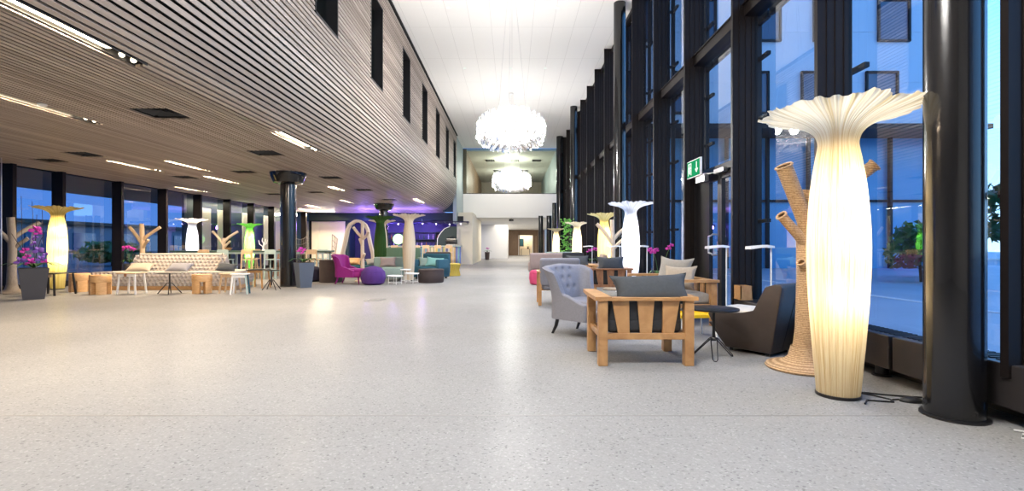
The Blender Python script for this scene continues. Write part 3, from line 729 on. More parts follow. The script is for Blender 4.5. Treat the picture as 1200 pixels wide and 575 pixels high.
# ------------------------------------------------------------------ wooden armchair / settee with fan slats (front is -y)
def wood_seat(label, loc, rot, w=.86, wm='oak', cm='charcoal', cat='armchair', name='wooden_armchair', group=None, nslat=3, back=True):
    t = thing(name, label, cat, loc, rot, group); W = M[wm]; x = w/2-.045
    for s in (-1, 1):
        for y, h in ((-.315,.60),(.315,.60)): MB().box(s*x, y, h/2, .085, .085, h, bevel=.006).build('leg', W, t, smooth=False)
        a = MB(); a.prism([(s*(x-.075),.375),(s*(x+.075),.375),(s*(x+.075),-.2),(s*(x+.06),-.50),(s*(x-.06),-.50),(s*(x-.075),-.2)], .60, .635); a.build('armrest', W, t, smooth=False)
        MB().box(s*x, 0, .27, .04, .55, .055, bevel=.004).build('side_rail', W, t, smooth=False)
    MB().box(0, -.315, .27, w-.17, .04, .055, bevel=.004).build('front_rail', W, t, smooth=False)
    MB().box(0, .325, .27, w-.17, .05, .055, bevel=.004).build('back_rail', W, t, smooth=False)
    MB().box(0, .327, .614, w-.175, .094, .03, bevel=.004).build('top_rail', W, t, smooth=False)
    pitch = (w-.20)/(nslat+.35)
    for k in range(nslat):
        cx = (k-(nslat-1)/2)*pitch
        MB().prism([(cx-.052,.29),(cx+.052,.29),(cx+.078+.06*(k-(nslat-1)/2)/max(1,nslat-1),.605),(cx-.078+.06*(k-(nslat-1)/2)/max(1,nslat-1),.605)], .318, .34, 'y').build('slat', W, t, smooth=False)
    MB().box(0, -.01, .365, w-.19, .62, .15, bevel=.045, seg=4).build('seat_cushion', M[cm], t)
    if back: MB().box(0, .235, .50, w-.20, .14, .24, rot=RX(-.06), bevel=.045, seg=4).build('back_cushion', M[cm], t)
    return t
wood_seat('front wooden armchair with fan slats, its back to the camera', (1.23, 4.85, 0), PI, .88)
pillow('big dark grey pillow leaning over the back of the front wooden armchair', (1.31, 4.64, .685), (.55, .04, PI), .74, .33, .19, M['pillow_dark'])
wood_seat('wooden settee with grey cushions facing in beside the glass door', (2.46, 7.55, 0), -PI/2, 1.62, 'oak', 'pillow_light', 'settee', 'wooden_settee', nslat=6, back=False)
pillow('large grey pillow on the settee by the glass door', (2.52, 7.65, .69), (-.35, .05, -PI/2+.75), .56, .50, .18, M['pillow_light'])
pillow('small cream pillow in front of the grey one on the settee', (2.42, 7.10, .64), (-.40, 0, -PI/2+.95), .46, .38, .15, M['pillow_cream'])
wood_seat('second wooden armchair back, beyond the tufted wing chair', (2.05, 10.55, 0), PI, .88, 'walnut')
pillow('dark pillow on the second wooden armchair back', (2.08, 10.36, .72), (.42, 0, PI), .58, .34, .17, M['pillow_dark'])
wood_seat('third wooden armchair, dark cushions, beyond the second one', (1.62, 12.3, 0), PI, .88, 'oak')
pillow('dark pillow on the third wooden armchair', (1.62, 12.12, .72), (.42, 0, PI), .56, .32, .17, M['pillow_dark'])

# ------------------------------------------------------------------ tufted wing chair (front is -y)
def wing_chair(label, loc, rot, mat, legm, seat_h=.40, cat='armchair', name='wing_chair', tuft=True):
    t = thing(name, label, cat, loc, rot)
    bw, cr, sl_ = .19, .10, .44; L1 = bw; L2 = L1+cr*PI/2; L3 = L2+sl_; yb = .33
    def plan(s):
        sg = 1 if s >= 0 else -1; q = abs(s)
        if q < L1: return Vector((sg*q, yb, 0)), Vector((0, -1, 0))
        if q < L2:
            a = (q-L1)/cr; return Vector((sg*(bw+cr*math.sin(a)), yb-cr+cr*math.cos(a), 0)), Vector((-sg*math.sin(a), -math.cos(a), 0))
        return Vector((sg*(bw+cr), yb-cr-(q-L2), 0)), Vector((-sg, 0, 0))
    def top(q):
        h = .86-.02*sstep(0, .3, q)
        h += (.80-.855)*sstep(.28, .36, q); h += (.52-.80)*sstep(.36, .47, q); h += (.42-.52)*sstep(.45, L3, q)
        return h
    z0 = .20
    def lean(q, z):
        k = max(0, (z-.42)/.45)
        o = .12*k*k*(1-sstep(.25,.5,q))+.05*sstep(.2,.34,q)*(1-sstep(.40,.52,q))*k
        return -o
    nU, nV = 96, 34; but = []
    for r_ in range(3):
        z = .80-.115*r_
        for c in range(3 if r_ % 2 == 0 else 2): but.append(((c-(1 if r_ % 2 == 0 else .5))*.135, z))
    def surf(off):
        def f(u, v):
            s = (2*u-1)*L3; q = abs(s); p, n = plan(s); z = z0+(top(q)-z0)*v
            o = off+lean(q, z)
            if off > 0 and tuft and q < .34:
                d = min(math.hypot(s-bx, (z-bz)) for bx, bz in but)
                o += .014-.036*math.exp(-(d/.026)**2)
            edge = min(1, (1-v)*(top(q)-z0)/.03); o *= 1
            zz = z-(.012*(1-edge)**2 if True else 0)
            return tuple(p+n*o+Vector((0,0,zz)))
        return f
    sh = MB(); A = sh.grid(surf(.035), nU, nV); B = sh.grid(surf(-.035), nU, nV); bm = sh.bm
    mid = []
    for i in range(nU+1):                       # rolled top edge
        a, b = A[i][nV].co, B[i][nV].co; v = bm.verts.new((a+b)/2+Vector((0,0,.022))); mid.append(v)
    for i in range(nU):
        bm.faces.new((A[i][nV], A[i+1][nV], mid[i+1], mid[i])); bm.faces.new((mid[i], mid[i+1], B[i+1][nV], B[i][nV]))
        bm.faces.new((B[i][0], B[i+1][0], A[i+1][0], A[i][0]))
    for i in (0, nU):
        fr = [bm.verts.new((A[i][j].co+B[i][j].co)/2+Vector((0,-.02,0))) for j in range(nV+1)]
        for j in range(nV):
            bm.faces.new((A[i][j], A[i][j+1], fr[j+1], fr[j])); bm.faces.new((fr[j], fr[j+1], B[i][j+1], B[i][j]))
        bm.faces.new((A[i][nV], mid[i], fr[nV])); bm.faces.new((mid[i], B[i][nV], fr[nV]))
    shell = sh.build('backrest', mat, t, ang=75)
    if tuft:
        bt = MB()
        for bx, bz in but: bt.sphere((bx, yb-.018-lean(abs(bx),bz), bz), .011, 1, .6, 1, 10, 6)
        bt.build('button', mat, shell)
    MB().box(0, -.03, .275, .575, .72, .15, bevel=.03, seg=3).build('seat_frame', mat, t)
    MB().box(0, -.06, seat_h-.02, .52, .70, .12, bevel=.05, seg=4).build('seat', mat, t)
    for sx in (-1, 1):
        l = MB(); l.tube([(sx*.23,.27,.22),(sx*.235,.30,.10),(sx*.245,.35,0)], [.026,.022,.016], 10); l.build('leg', legm, t)
        l = MB(); l.tube([(sx*.23,-.33,.22),(sx*.23,-.335,.10),(sx*.235,-.35,0)], [.026,.022,.016], 10); l.build('leg', legm, t)
    return t
wing_chair('grey tufted wing chair beside the front wooden armchair', (.93, 6.12, 0), math.radians(44), M['grey_cloth'], M['black_metal'])
wing_chair('magenta velvet wing chair in the lounge', (-4.72, 14.35, 0), math.radians(86), M['magenta'], M['magenta'], tuft=False)

# ---- grey upholstered armchairs further down the row
def plain_chair(label, loc, rot, mat, wood_arm=True, w=.8, cat='armchair', name='upholstered_armchair', legm=None, group=None):
    t = thing(name, label, cat, loc, rot, group)
    MB().box(0, -.04, .37, w-.16, .62, .18, bevel=.05, seg=3).build('seat', mat, t)
    MB().box(0, .29, .62, w-.06, .13, .52, rot=RX(-.18), bevel=.05, seg=4).build('backrest', mat, t)
    lm = legm or M['oak']
    if wood_arm:
        for s in (-1, 1):
            MB().box(s*(w/2-.035), .0, .62, .075, .68, .03, bevel=.006).build('armrest', lm, t, smooth=False)
            for y in (-.29, .27): MB().box(s*(w/2-.035), y, .305, .06, .07, .61, bevel=.005).build('leg', lm, t, smooth=False)
        MB().box(0, -.27, .26, w-.12, .03, .06).build('front_rail', lm, t, smooth=False)
    else:
        for s in (-1, 1):
            MB().box(s*(w/2-.06), -.02, .42, .11, .62, .34, bevel=.05, seg=3).build('armrest', mat, t)
            for y in (-.28, .26): MB().tube([(s*(w/2-.1), y, .30), (s*(w/2-.09), y*1.08, 0)], [.022,.014], 8).build('leg', M['black_metal'], t)
    return t
plain_chair('grey armchair with wooden arms nearest behind the wing chair', (.88, 9.35, 0), PI, M['grey_cloth'])
plain_chair('grey easy chair behind the wooden armed grey chair', (1.08, 15.9, 0), PI, M['lavender'], False, 1.1)
pl = plain_chair('low pale grey settee in front of the yellow lamp', (2.22, 13.75, 0), -PI/2-.1, M['lavender'], False, 1.3, 'settee', 'upholstered_settee')
plain_chair('pale green patterned settee before the furthest lamps', (1.95, 18.9, 0), PI, M['sage'], False, 1.4, 'settee', 'upholstered_settee')
plain_chair('brown wooden armchair with dark cushion near the cream lamp', (2.0, 16.9, 0), PI+.2, M['charcoal'], True)
t = thing('pouf', 'small pink pouf on the open floor beyond the grey chairs', 'pouf', (.72, 14.0, 0))
MB().lathe([(.15,.0),(.20,.03),(.23,.18),(.22,.34),(.17,.41),(.04,.425)], 28, mod=lambda r,z,a,j:(r*(1+.02*math.cos(8*a)),z)).build('body', M['pink_cloth'], t)
MB().tube([(.22*math.cos(k*PI/16),.22*math.sin(k*PI/16),.33) for k in range(32)], .008, 6, closed=True).build('piping', M['pink_cloth'], t)

# ------------------------------------------------------------------ brown leather tub chair (faces away to the left)
def tub_chair():
    t = thing('tub_chair', 'dark brown leather tub chair with pale seat by the round table', 'armchair', (2.59, 5.17, 0), PI+.64)
    # local: front -y, x across; body flares upward from a .5 m base
    side = [(-.24,.03),(.235,.03),(.40,.70),(.385,.73),(.33,.73),(.24,.70),(.12,.46),(-.02,.42),(-.36,.40),(-.385,.375)]
    for s in (-1, 1):
        m = MB(); n = len(side)
        def X(y, z, o): 
            k = min(1, (z-.03)/.45); return s*((.225+.125*k)-o)
        out = [m.bm.verts.new((X(y,z,0), y, z)) for y, z in side]; inn = [m.bm.verts.new((X(y,z,.085), y, z)) for y, z in side]
        for i in range(n): m.bm.faces.new((out[i], out[(i+1)%n], inn[(i+1)%n], inn[i]))
        m.bm.faces.new(out); m.bm.faces.new(inn[::-1])
        bmesh.ops.recalc_face_normals(m.bm, faces=m.bm.faces[:])
        bmesh.ops.bevel(m.bm, geom=m.bm.edges[:], offset=.012, segments=2, profile=.5, affect='EDGES')
        m.build('side_panel', M['brown_leather'], t)
    b = MB(); bp = [(.235,.03,.22),(.40,.70,.33),(.385,.73,.33),(.33,.73,.34),(.25,.70,.33),(.13,.44,.30),(.05,.3,.24),(.05,.03,.18)]
    L = [b.bm.verts.new((-w, y, z)) for y, z, w in bp]; R = [b.bm.verts.new((w, y, z)) for y, z, w in bp]; n = len(bp)
    for i in range(n): b.bm.faces.new((L[i], L[(i+1)%n], R[(i+1)%n], R[i]))
    b.bm.faces.new(L[::-1]); b.bm.faces.new(R)
    b.build('backrest', M['brown_leather'], t, ang=50)
    sm = MB(); sm.tube([(0,.241,.06),(0,.322,.38),(0,.402,.70),(0,.386,.733)], .004, 6); sm.build('back_seam', M['black_metal'], t)
    MB().box(0, -.10, .375, .52, .56, .13, bevel=.035, seg=3).build('seat', M['cream_leather'], t)
    MB().taper((0,-.02,.035), (0,-.10,.28), .40, .46, .54, .60).build('base', M['brown_leather'], t, smooth=False)
    for sx in (-1, 1):
        for sy in (-1, 1): MB().lathe([(.02,0),(.02,.035)], 12, (sx*.19, .0+sy*.19, 0)).build('foot', M['black_metal'], t)
tub_chair()

# ------------------------------------------------------------------ tables
def hairpin_table(label, loc, r=.235, h=.49, top=None, name='side_table', rot=0.):
    t = thing(name, label, 'table', loc, rot); top = top or M['black_metal']
    MB().lathe([(r-.004,h-.02),(r,h-.017),(r,h-.004),(r-.006,h)], 48).build('table_top', top, t)
    MB().tube([(0,0,.20),(0,0,h-.02)], .014, 12).build('pole', M['black_metal'], t)
    MB().lathe([(.03,.17),(.04,.185),(.03,.20)], 16).build('hub', M['black_metal'], t)
    for k in range(3):
        a = k*2*PI/3+.3; u = Vector((math.cos(a), math.sin(a), 0)); v = Vector((-math.sin(a), math.cos(a), 0))
        pts = [Vector((0,0,.20))+v*.02+u*.02, u*.05+v*.028+Vector((0,0,.17)), u*.195+v*.022+Vector((0,0,.02)), u*.205+v*.01+Vector((0,0,.006)), u*.205-v*.01+Vector((0,0,.006)), u*.195-v*.022+Vector((0,0,.02)), u*.05-v*.028+Vector((0,0,.17)), Vector((0,0,.20))-v*.02+u*.02]
        MB().tube(pts, .0055, 8).build('leg', M['black_metal'], t)
    return t
hairpin_table('black round side table with hairpin legs beside the brown tub chair', (1.99, 4.85, 0), .235, .49, rot=2.0)
t = thing('coffee_table', 'low yellow tray table behind the black round side table', 'table', (2.18, 5.95, 0), .1)
tt = MB().box(0,0,.262,.46,.40,.016,bevel=.004)
for s in (-1,1): tt.box(s*.225,0,.275,.012,.40,.03); tt.box(0,s*.195,.275,.46,.012,.03)
tt.build('table_top', M['yellow'], t, smooth=False)
for sx in (-1,1):
    for sy in (-1,1): MB().tube([(sx*.20,sy*.17,.255),(sx*.215,sy*.185,0)], .010, 10).build('leg', M['white_metal'], t)
def reading_lamp(label, loc, d, stem_h=1.10):
    t = thing('reading_lamp', label, 'floor lamp', loc, 0, 'white reading lamps')
    MB().lathe([(.10,0),(.10,.012),(.02,.016)], 32).build('base', M['white_metal'], t)
    MB().tube([(0,0,.01),(0,0,stem_h)], .009, 10).build('stem', M['white_metal'], t)
    h = MB(); D = Vector(d).normalized(); p = Vector((-D.y, D.x, 0))
    e = [-.03, .07, .26, .28]; zt = [stem_h-.0, stem_h+.012, stem_h+.0, stem_h-.035]
    for sgn in (0,): 
        top = [(D*e[0], .02, stem_h), (D*e[1], .055, stem_h+.012), (D*e[2], .06, stem_h-.004)]
        for i in range(2):
            (a, wa, za), (b, wb, zb) = top[i], top[i+1]
            v = [h.bm.verts.new((q.x, q.y, z)) for q, z in ((a+p*wa, za), (a-p*wa, za), (b-p*wb, zb), (b+p*wb, zb))]
            w = [h.bm.verts.new((q.x, q.y, z-.022-.012*(k > 1))) for k, (q, z) in enumerate(((a+p*wa*1.1, za), (a-p*wa*1.1, za), (b-p*wb*1.15, zb), (b+p*wb*1.15, zb)))]
            h.bm.faces.new(v); h.bm.faces.new(w[::-1])
            for k in range(4): h.bm.faces.new((v[k], v[(k+1)%4], w[(k+1)%4], w[k]))
    h.build('lamp_head', M['white_metal'], t, smooth=False)
    return t
reading_lamp('white reading lamp standing behind the brown tub chair', (2.90, 5.50, 0), (-1,.0,0))
reading_lamp('white reading lamp in front of the glass door', (2.80, 6.42, 0), (-1,-.05,0))
reading_lamp('white reading lamp beside the white vase lamp', (2.62, 9.54, 0), (-1,0,0))
reading_lamp('white reading lamp beside the yellow vase lamp', (2.60, 11.85, 0), (-1,0,0))
reading_lamp('furthest white reading lamp, near the pink flowers', (2.38, 14.6, 0), (-1,0,0))
# little wooden box on the trench box by the door
t = thing('wooden_box', 'small wooden box on the convector casing by the glass door', 'box', (3.08, 6.55, .388))
b = MB().box(0,0,.008,.16,.20,.016)
for s in (-1,1): b.box(s*.074,0,.10,.012,.20,.17); b.box(0,s*.094,.10,.16,.012,.17)
b.build('box_body', M['oak'], t, smooth=False)

# ------------------------------------------------------------------ plants
def blossom(mb, c, r, n=5):
    c = Vector(c)
    for k in range(n):
        a = 2*PI*k/n+random.random(); tilt = random.uniform(.2,.9)
        mb.sphere(c+Vector((math.cos(a)*r*.6, math.sin(a)*r*.35, math.sin(a*1.7)*r*.55)), r*.62, 1, .35, .8, 8, 6, RZ(a)@RX(tilt))
def orchid(label, loc, potm, pot_r, pot_h, stems, fl, leaf=True, square=False, rot=0., cat='plant', name='orchid'):
    t = thing(name, label, cat, loc, rot)
    if square:
        p = MB().taper((0,0,0), (0,0,pot_h), pot_r*1.05, pot_r*1.05, pot_r*1.5, pot_r*1.5); p.build('pot', potm, t, smooth=False)
        MB().box(0,0,pot_h+.002,pot_r*1.36,pot_r*1.36,.01).build('soil', M['soil'], t, smooth=False)
    else:
        MB().lathe([(pot_r*.75,0),(pot_r*.8,.01),(pot_r,pot_h-.01),(pot_r,pot_h),(pot_r*.9,pot_h),(pot_r*.88,pot_h-.03)], 28).build('pot', potm, t)
        MB().lathe([(pot_r*.88,pot_h-.032),(.01,pot_h-.025)], 20).build('soil', M['soil'], t)
    if leaf:
        l = MB()
        for k in range(9):
            a = k*2.4; u = Vector((math.cos(a), math.sin(a), 0)); v = Vector((-u.y, u.x, 0)); ln = random.uniform(.14,.26)*max(1, pot_r/.14)
            pts = [(0,.012,0),(.35,.03,.09),(.7,.028,.10),(1,.003,.03)]; rr = []
            for q, w, z in pts:
                c = u*ln*q+Vector((0,0,pot_h+z+.01)); rr.append((l.bm.verts.new(c+v*w), l.bm.verts.new(c-Vector((0,0,.008))), l.bm.verts.new(c-v*w)))
            for i in range(3):
                for j in range(2): l.bm.faces.new((rr[i][j], rr[i+1][j], rr[i+1][j+1], rr[i][j+1]))
        l.build('foliage', M['leaf'], t)
    for pts in stems: MB().tube([(p[0], p[1], p[2]) for p in pts], .005, 6).build('stem', M['twig'] if name == 'flower_planter' else M['leaf'], t)
    for c, r, mk in fl:
        f = MB(); blossom(f, c, r*.85); f.build('blossom', M[mk], t)
    return t
orchid('pink orchid in a pot behind the settee pillows', (2.62, 8.78, 0), M['pot'], .14, .55, [[(0,0,.55),(-.05,0,.85),(-.12,-.05,1.02)],[(0,0,.55),(.08,-.1,.85),(.15,-.15,1.08)]],
    [((-.12,-.05,1.0),.06,'orchid'),((-.07,-.07,1.03),.055,'orchid'),((-.17,-.05,1.04),.05,'orchid'),((.13,-.14,1.07),.055,'orchid'),((.17,-.16,1.11),.05,'orchid')])
orchid('pink orchid between the yellow lamp and the cream lamp', (2.78, 17.2, 0), M['pot'], .14, .55, [[(0,0,.55),(.0,0,.8),(-.1,0,.95)],[(0,0,.55),(.05,0,.85),(.12,0,1.0)]],
    [((-.1,0,.93),.08,'orchid'),((.02,-.03,.97),.08,'orchid'),((.12,0,1.0),.09,'orchid'),((.2,0,.97),.06,'orchid')])
orchid('pink orchid by the lounge window behind the tufted sofa', (-10.85, 13.95, 0), M['pot'], .16, .60, [[(0,0,.6),(0,0,.85),(.1,0,1.0)],[(0,0,.6),(-.05,0,.9),(-.15,0,1.05)]],
    [((-.15,0,1.03),.08,'orchid'),((-.05,0,1.06),.07,'orchid'),((.05,0,1.02),.08,'orchid'),((.13,0,1.0),.06,'orchid')])
orchid('slate blue square planter with orchid beside the black column', (-5.50, 13.0, 0), M['pot_blue'], .27, .66, [[(-.05,0,.66),(-.10,0,.9),(-.13,0,1.02)],[(0,0,.66),(.02,0,.85),(.05,-.02,1.0)]],
    [((-.14,0,.98),.06,'orchid'),((-.10,-.03,1.04),.06,'orchid'),((.0,-.03,1.0),.06,'orchid'),((-.05,0,.93),.055,'orchid')], square=True, rot=.75)
fp = [((.02,0,1.45),.10,'orchid'),((.07,0,1.38),.07,'orchid'),((.07,-.04,1.02),.09,'violet'),((-.13,0,1.0),.08,'orchid'),((-.20,0,.80),.10,'violet'),((-.05,-.05,.78),.09,'orchid'),((.10,-.05,.84),.08,'violet'),((.18,0,.92),.06,'violet'),((-.10,.0,.88),.07,'orchid'),((.0,-.03,1.15),.06,'violet'),((.02,0,1.27),.06,'violet'),((.16,0,.78),.06,'orchid')]
orchid('tall dark planter with violet and pink flowers at the left edge', (-9.93, 10.2, 0), M['pot'], .31, .64,
    [[(-.14,0,.66),(-.17,0,1.3),(-.18,0,2.12)],[(.02,.05,.66),(.0,.02,1.3),(-.02,0,2.02)],[(.16,0,.66),(.15,0,1.2),(.13,.02,1.85)],[(.05,0,.66),(.03,0,1.2),(.05,0,1.75)],[(-.02,-.05,.66),(.1,0,1.2),(.22,0,1.5)],[(.0,.1,.66),(-.2,0,1.1),(-.32,0,1.35)]],
    fp, square=True, rot=.8, name='flower_planter')
# leafy ring plant between the far lamps
t = thing('leafy_plant', 'tall bright green leafy plant between the two far vase lamps', 'plant', (2.42, 21.75, 0))
MB().lathe([(.16,0),(.2,.4),(.21,.42),(.18,.42)], 24).build('pot', M['pot'], t)
MB().tube([(0,0,.4),(.02,0,.9),(.1,0,1.5),(.05,0,2.0)], .02, 8).build('stem', M['twig'], t)
l = MB()
for k in range(150):
    z = random.uniform(.7, 2.3); c = Vector((random.gauss(.0,.13), random.gauss(0,.09), z)); l.sphere(c, .07, 1, .25, .6, 6, 4, RZ(random.random()*6)@RX(random.random()*3))
l.build('foliage', pbr('bright_leaf', (.14,.42,.06), .5), t)
# ------------------------------------------------------------------ chandeliers
def petal_mesh():
    m = MB(); n = 6
    def f(u, v):
        a, b = 2*u-1, v
        w = .055*math.sin(PI*(.12+.80*b))**.8
        return (a*w, .03*math.sin(b*PI)*1.0-.018*a*a, -.19*b+.05)
    m.grid(f, 4, n); 
    def g(u, v):
        x, y, z = f(u, v); return (x, y-.006, z)
    m.grid(g, 4, n); return m
def chandelier(label, loc, group=None, bulbs=True):
    t = thing('chandelier', label, 'chandelier', loc, 0, group)
    fr = MB()
    for z, r in ((.16,.62),(-.05,.74),(-.26,.55)): fr.tube([(r*math.cos(k*PI/24), r*math.sin(k*PI/24), z) for k in range(48)], .008, 6, closed=True)
    for k in range(8):
        a = k*PI/4; fr.tube([(0,0,.34),(.62*math.cos(a),.62*math.sin(a),.16),(.74*math.cos(a),.74*math.sin(a),-.05),(.55*math.cos(a),.55*math.sin(a),-.26)], .006, 5)
    fr.build('frame', M['steel'], t)
    for k in range(3):
        a = k*2*PI/3+.4; MB().tube([(.4*math.cos(a),.4*math.sin(a),.25),(.05*math.cos(a),.05*math.sin(a),ZC-loc[2]-.03)], .003, 5).build('cable', M['steel'], t)
    MB().lathe([(.09,ZC-loc[2]-.005),(.09,ZC-loc[2]-.04),(.02,ZC-loc[2]-.05)], 24).build('ceiling_rose', M['white_metal'], t)
    pos = []; n = 330
    for i in range(n):
        zz = 1-2*(i+.5)/n; a = i*2.399963; r = math.sqrt(1-zz*zz)
        x, y, z = .80*r*math.cos(a), .80*r*math.sin(a), .44*zz
        if zz > .93: continue
        nrm = Vector((x/.64, y/.64, z/.19)).normalized(); pos.append((Vector((x, y, z)), nrm))
    pos.sort(key=lambda p: p[0].y)
    pm = petal_mesh(); first = None; rest = MB(); src = bpy.data.meshes.new('petal_source'); pm.bm.to_mesh(src); pm.bm.free()
    for i, (p, nrm) in enumerate(pos):
        ang = math.atan2(nrm.y, nrm.x); tilt = .35*math.asin(max(-1, min(1, nrm.z)))
        R = (RZ(ang+PI/2+random.uniform(-.25,.25)) @ RX(tilt*1.2+random.uniform(-.2,.2))).to_4x4()
        s = random.uniform(.9,1.2); T = Matrix.Translation(p) @ R @ Matrix.Diagonal((s,-s,s,1))
        if i < 98:
            if first is None: src.materials.append(M['petal']); [setattr(q, 'use_smooth', True) for q in src.polygons]
            o = bpy.data.objects.new('petal', src); COL.objects.link(o); o.parent = t; o.matrix_local = T; first = o
        else: rest.bm.from_mesh(src); vs = rest.bm.verts[-len(src.vertices):] if False else None; rest_v = list(rest.bm.verts)[-len(src.vertices):]; bmesh.ops.transform(rest.bm, matrix=T, verts=rest_v)
    r = rest.build('glass_petals', M['petal'], t, ang=180); r['kind'] = 'stuff'
    for k in range(6):
        a = k*PI/3; c = (.42*math.cos(a), .42*math.sin(a), .02)
        if bulbs: MB().sphere(c, .035, seg=12, rings=8).build('bulb', M['bulb'], t)
        light('chandelier_light', 'POINT', (c[0], c[1], c[2]), 88, (1,.97,.93), .09, t)
    return t
chandelier('near glass petal chandelier, the larger one high in the hall', (-.02, 11.5, 3.86))
chandelier('farther, smaller looking glass petal chandelier in front of the white gallery', (-.02, 20.6, 3.88))

chandelier('third glass petal chandelier, added unseen above the near end to light the floor', (-.02, 2.4, 3.88))  # unseen chandelier added to light the near floor
# ------------------------------------------------------------------ big tufted island sofa
def tufted_sofa():
    t = thing('tufted_sofa', 'long beige button tufted island sofa by the lounge windows', 'sofa', (-8.68, 13.0, 0))
    F = [(-1.83,-.80),(1.83,-.80),(1.35,.95),(-1.35,.95)]       # plan, front first
    def inset(P, d):
        c = Vector((0, .05)); c = sum((Vector(p) for p in P), Vector((0,0)))/len(P); return [(p[0]-math.copysign(d, p[0]-c.x), p[1]-math.copysign(d, p[1]-c.y)) for p in P]
    MB().prism(inset(F, .03), 0, .10).build('plinth', M['ply'], t, smooth=False)
    def tuft(m, a, b, z0, z1, lean, n, pitch=.105, rows=None):
        a, b = Vector((a[0],a[1],0)), Vector((b[0],b[1],0)); L = (b-a).length; u_ = (b-a)/L; H = z1-z0
        nu, nv = max(4, int(L/.0175)), max(6, int(H/.02)); rp = .085
        def f(u, v):
            s, z = u*L, v*H; k = round((z-.04)/rp); dmin = 1
            for kk in (k-1, k, k+1):
                zz = .04+kk*rp
                if zz < .02 or zz > H-.02: continue
                off = (kk % 2)*pitch/2; ss = round((s-off)/pitch)*pitch+off; dmin = min(dmin, math.hypot(s-ss, z-zz))
            d = .014-.066*math.exp(-(dmin/.025)**2)
            e = min(1, v*H/.03, (1-v)*H/.03); d = d-.02*(1-e)**2
            p = a+u_*s+n*(d-lean*v)
            return (p.x, p.y, z0+z)
        m.grid(f, nu, nv)
    m = MB(); m.prism(inset(F, .07), .10, .425)
    for i in (0, 1, 3):
        p, q = F[i], F[(i+1) % 4]; dv = (Vector(q)-Vector(p)).normalized(); tuft(m, p, q, .10, .43, 0, Vector((dv.y, -dv.x, 0)))
    m.build('seat_base', M['beige_tuft'], t, ang=80)
    MB().prism(inset(F, .035), .42, .445).build('seat_top', M['beige_tuft'], t, ang=80)
    B = [(-1.32,-.08),(1.12,-.08),(1.02,.42),(-1.22,.42)]
    bk = MB(); T = inset(B, .13)
    A = [bk.bm.verts.new((p[0], p[1], .44)) for p in inset(B, .07)]; C = [bk.bm.verts.new((p[0], p[1], .87)) for p in inset(B, .18)]
    for i in range(4): bk.bm.faces.new((A[i], A[(i+1)%4], C[(i+1)%4], C[i]))
    bk.bm.faces.new(C)
    for i in (0, 1, 3):
        p, q = B[i], B[(i+1) % 4]; dv = (Vector(q)-Vector(p)).normalized(); tuft(bk, p, q, .44, .86, .11, Vector((dv.y, -dv.x, 0)))
    bk.build('backrest', M['beige_tuft'], t, ang=80)
    pts = [(p[0], p[1], .87) for p in inset(B, .14)]; MB().tube(pts, .035, 10, closed=True).build('piping', M['beige_tuft'], t)
tufted_sofa()
pillow('mustard beige cushion at the left of the tufted sofa back', (-9.62, 12.72, .545), (-.95, 0, .1), .62, .34, .16, M['pillow_cream'])
pillow('grey patterned cushion in the middle of the tufted sofa', (-8.60, 12.72, .545), (-.95, 0, -.05), .62, .34, .16, M['grey_cloth'])
pillow('dark grey cushion on the right end of the tufted sofa', (-7.42, 12.78, .54), (-1.0, .1, .3), .46, .32, .15, M['pillow_dark'])

# ---- log stools: round block with four slots sawn up from the floor
def log_stool(label, loc, rot):
    t = thing('log_stool', label, 'stool', loc, rot, 'pine log stools by the sofa')
    MB().lathe([(.20,.27),(.205,.28),(.205,.425),(.195,.44)], 40).build('seat', M['ply'], t)
    for k in range(4):
        a = k*PI/2+.30; m = MB(); n = 10; P = []
        for i in range(n+1): q = a+(PI/2-.60)*i/n; P.append((.204*math.cos(q), .204*math.sin(q)))
        for i in range(n+1): q = a+(PI/2-.60)*(n-i)/n; P.append((.09*math.cos(q), .09*math.sin(q)))
        m.prism(P, 0, .275).build('leg', M['ply'], t, ang=30)
log_stool('pine log stool in front of the left half of the tufted sofa', (-9.38, 11.2, 0), .0)
log_stool('pine log stool in front of the right half of the tufted sofa', (-7.22, 11.45, 0), .6)
log_stool('pine log stool half hidden at the left end of the tufted sofa', (-10.42, 11.85, 0), .2)
# ---- small splayed stools
def splay_stool(label, loc, rot, w, h, topm, legm, legs=None, name='stool'):
    t = thing(name, label, 'stool' if name == 'stool' else 'table', loc, rot)
    MB().box(0,0,h-.012,w,w*.86,.024,bevel=.008).build('seat' if name == 'stool' else 'table_top', topm, t)
    i = 0
    for sx in (-1,1):
        for sy in (-1,1):
            lm = legs[i] if legs else legm; i += 1
            MB().bar((sx*(w/2-.05), sy*(w*.43-.05), h-.02), (sx*(w/2-.01), sy*(w*.43-.02), 0), .032, .028).build('leg', lm, t, smooth=False)
    MB().box(0,-w*.43+.05,h-.06,w*.72,.02,.06).build('apron', legs[0] if legs else legm, t, smooth=False)
    return t
s = splay_stool('small white topped stool with splayed legs at the sofa middle', (-8.74, 11.3, 0), 0, .44, .49, M['oak_pale'], M['white_metal'])
MB().box(0,-.195,.437,.06,.008,.06).build('pull_tab', M['walnut'], s, smooth=False)
splay_stool('pale wood stool at the right end of the tufted sofa', (-6.62, 11.55, 0), .1, .38, .46, M['oak_pale'], M['oak_pale'])
splay_stool('stool with white and dark legs just right of the pale wood stool', (-6.22, 11.25, 0), .3, .36, .47, M['white_metal'], M['white_metal'], [M['white_metal'], M['white_metal'], M['pastel'], M['blue_teal']])
splay_stool('dark topped stool with wooden legs left of the black column', (-6.68, 12.95, 0), -.1, .46, .49, M['black_metal'], M['oak'])
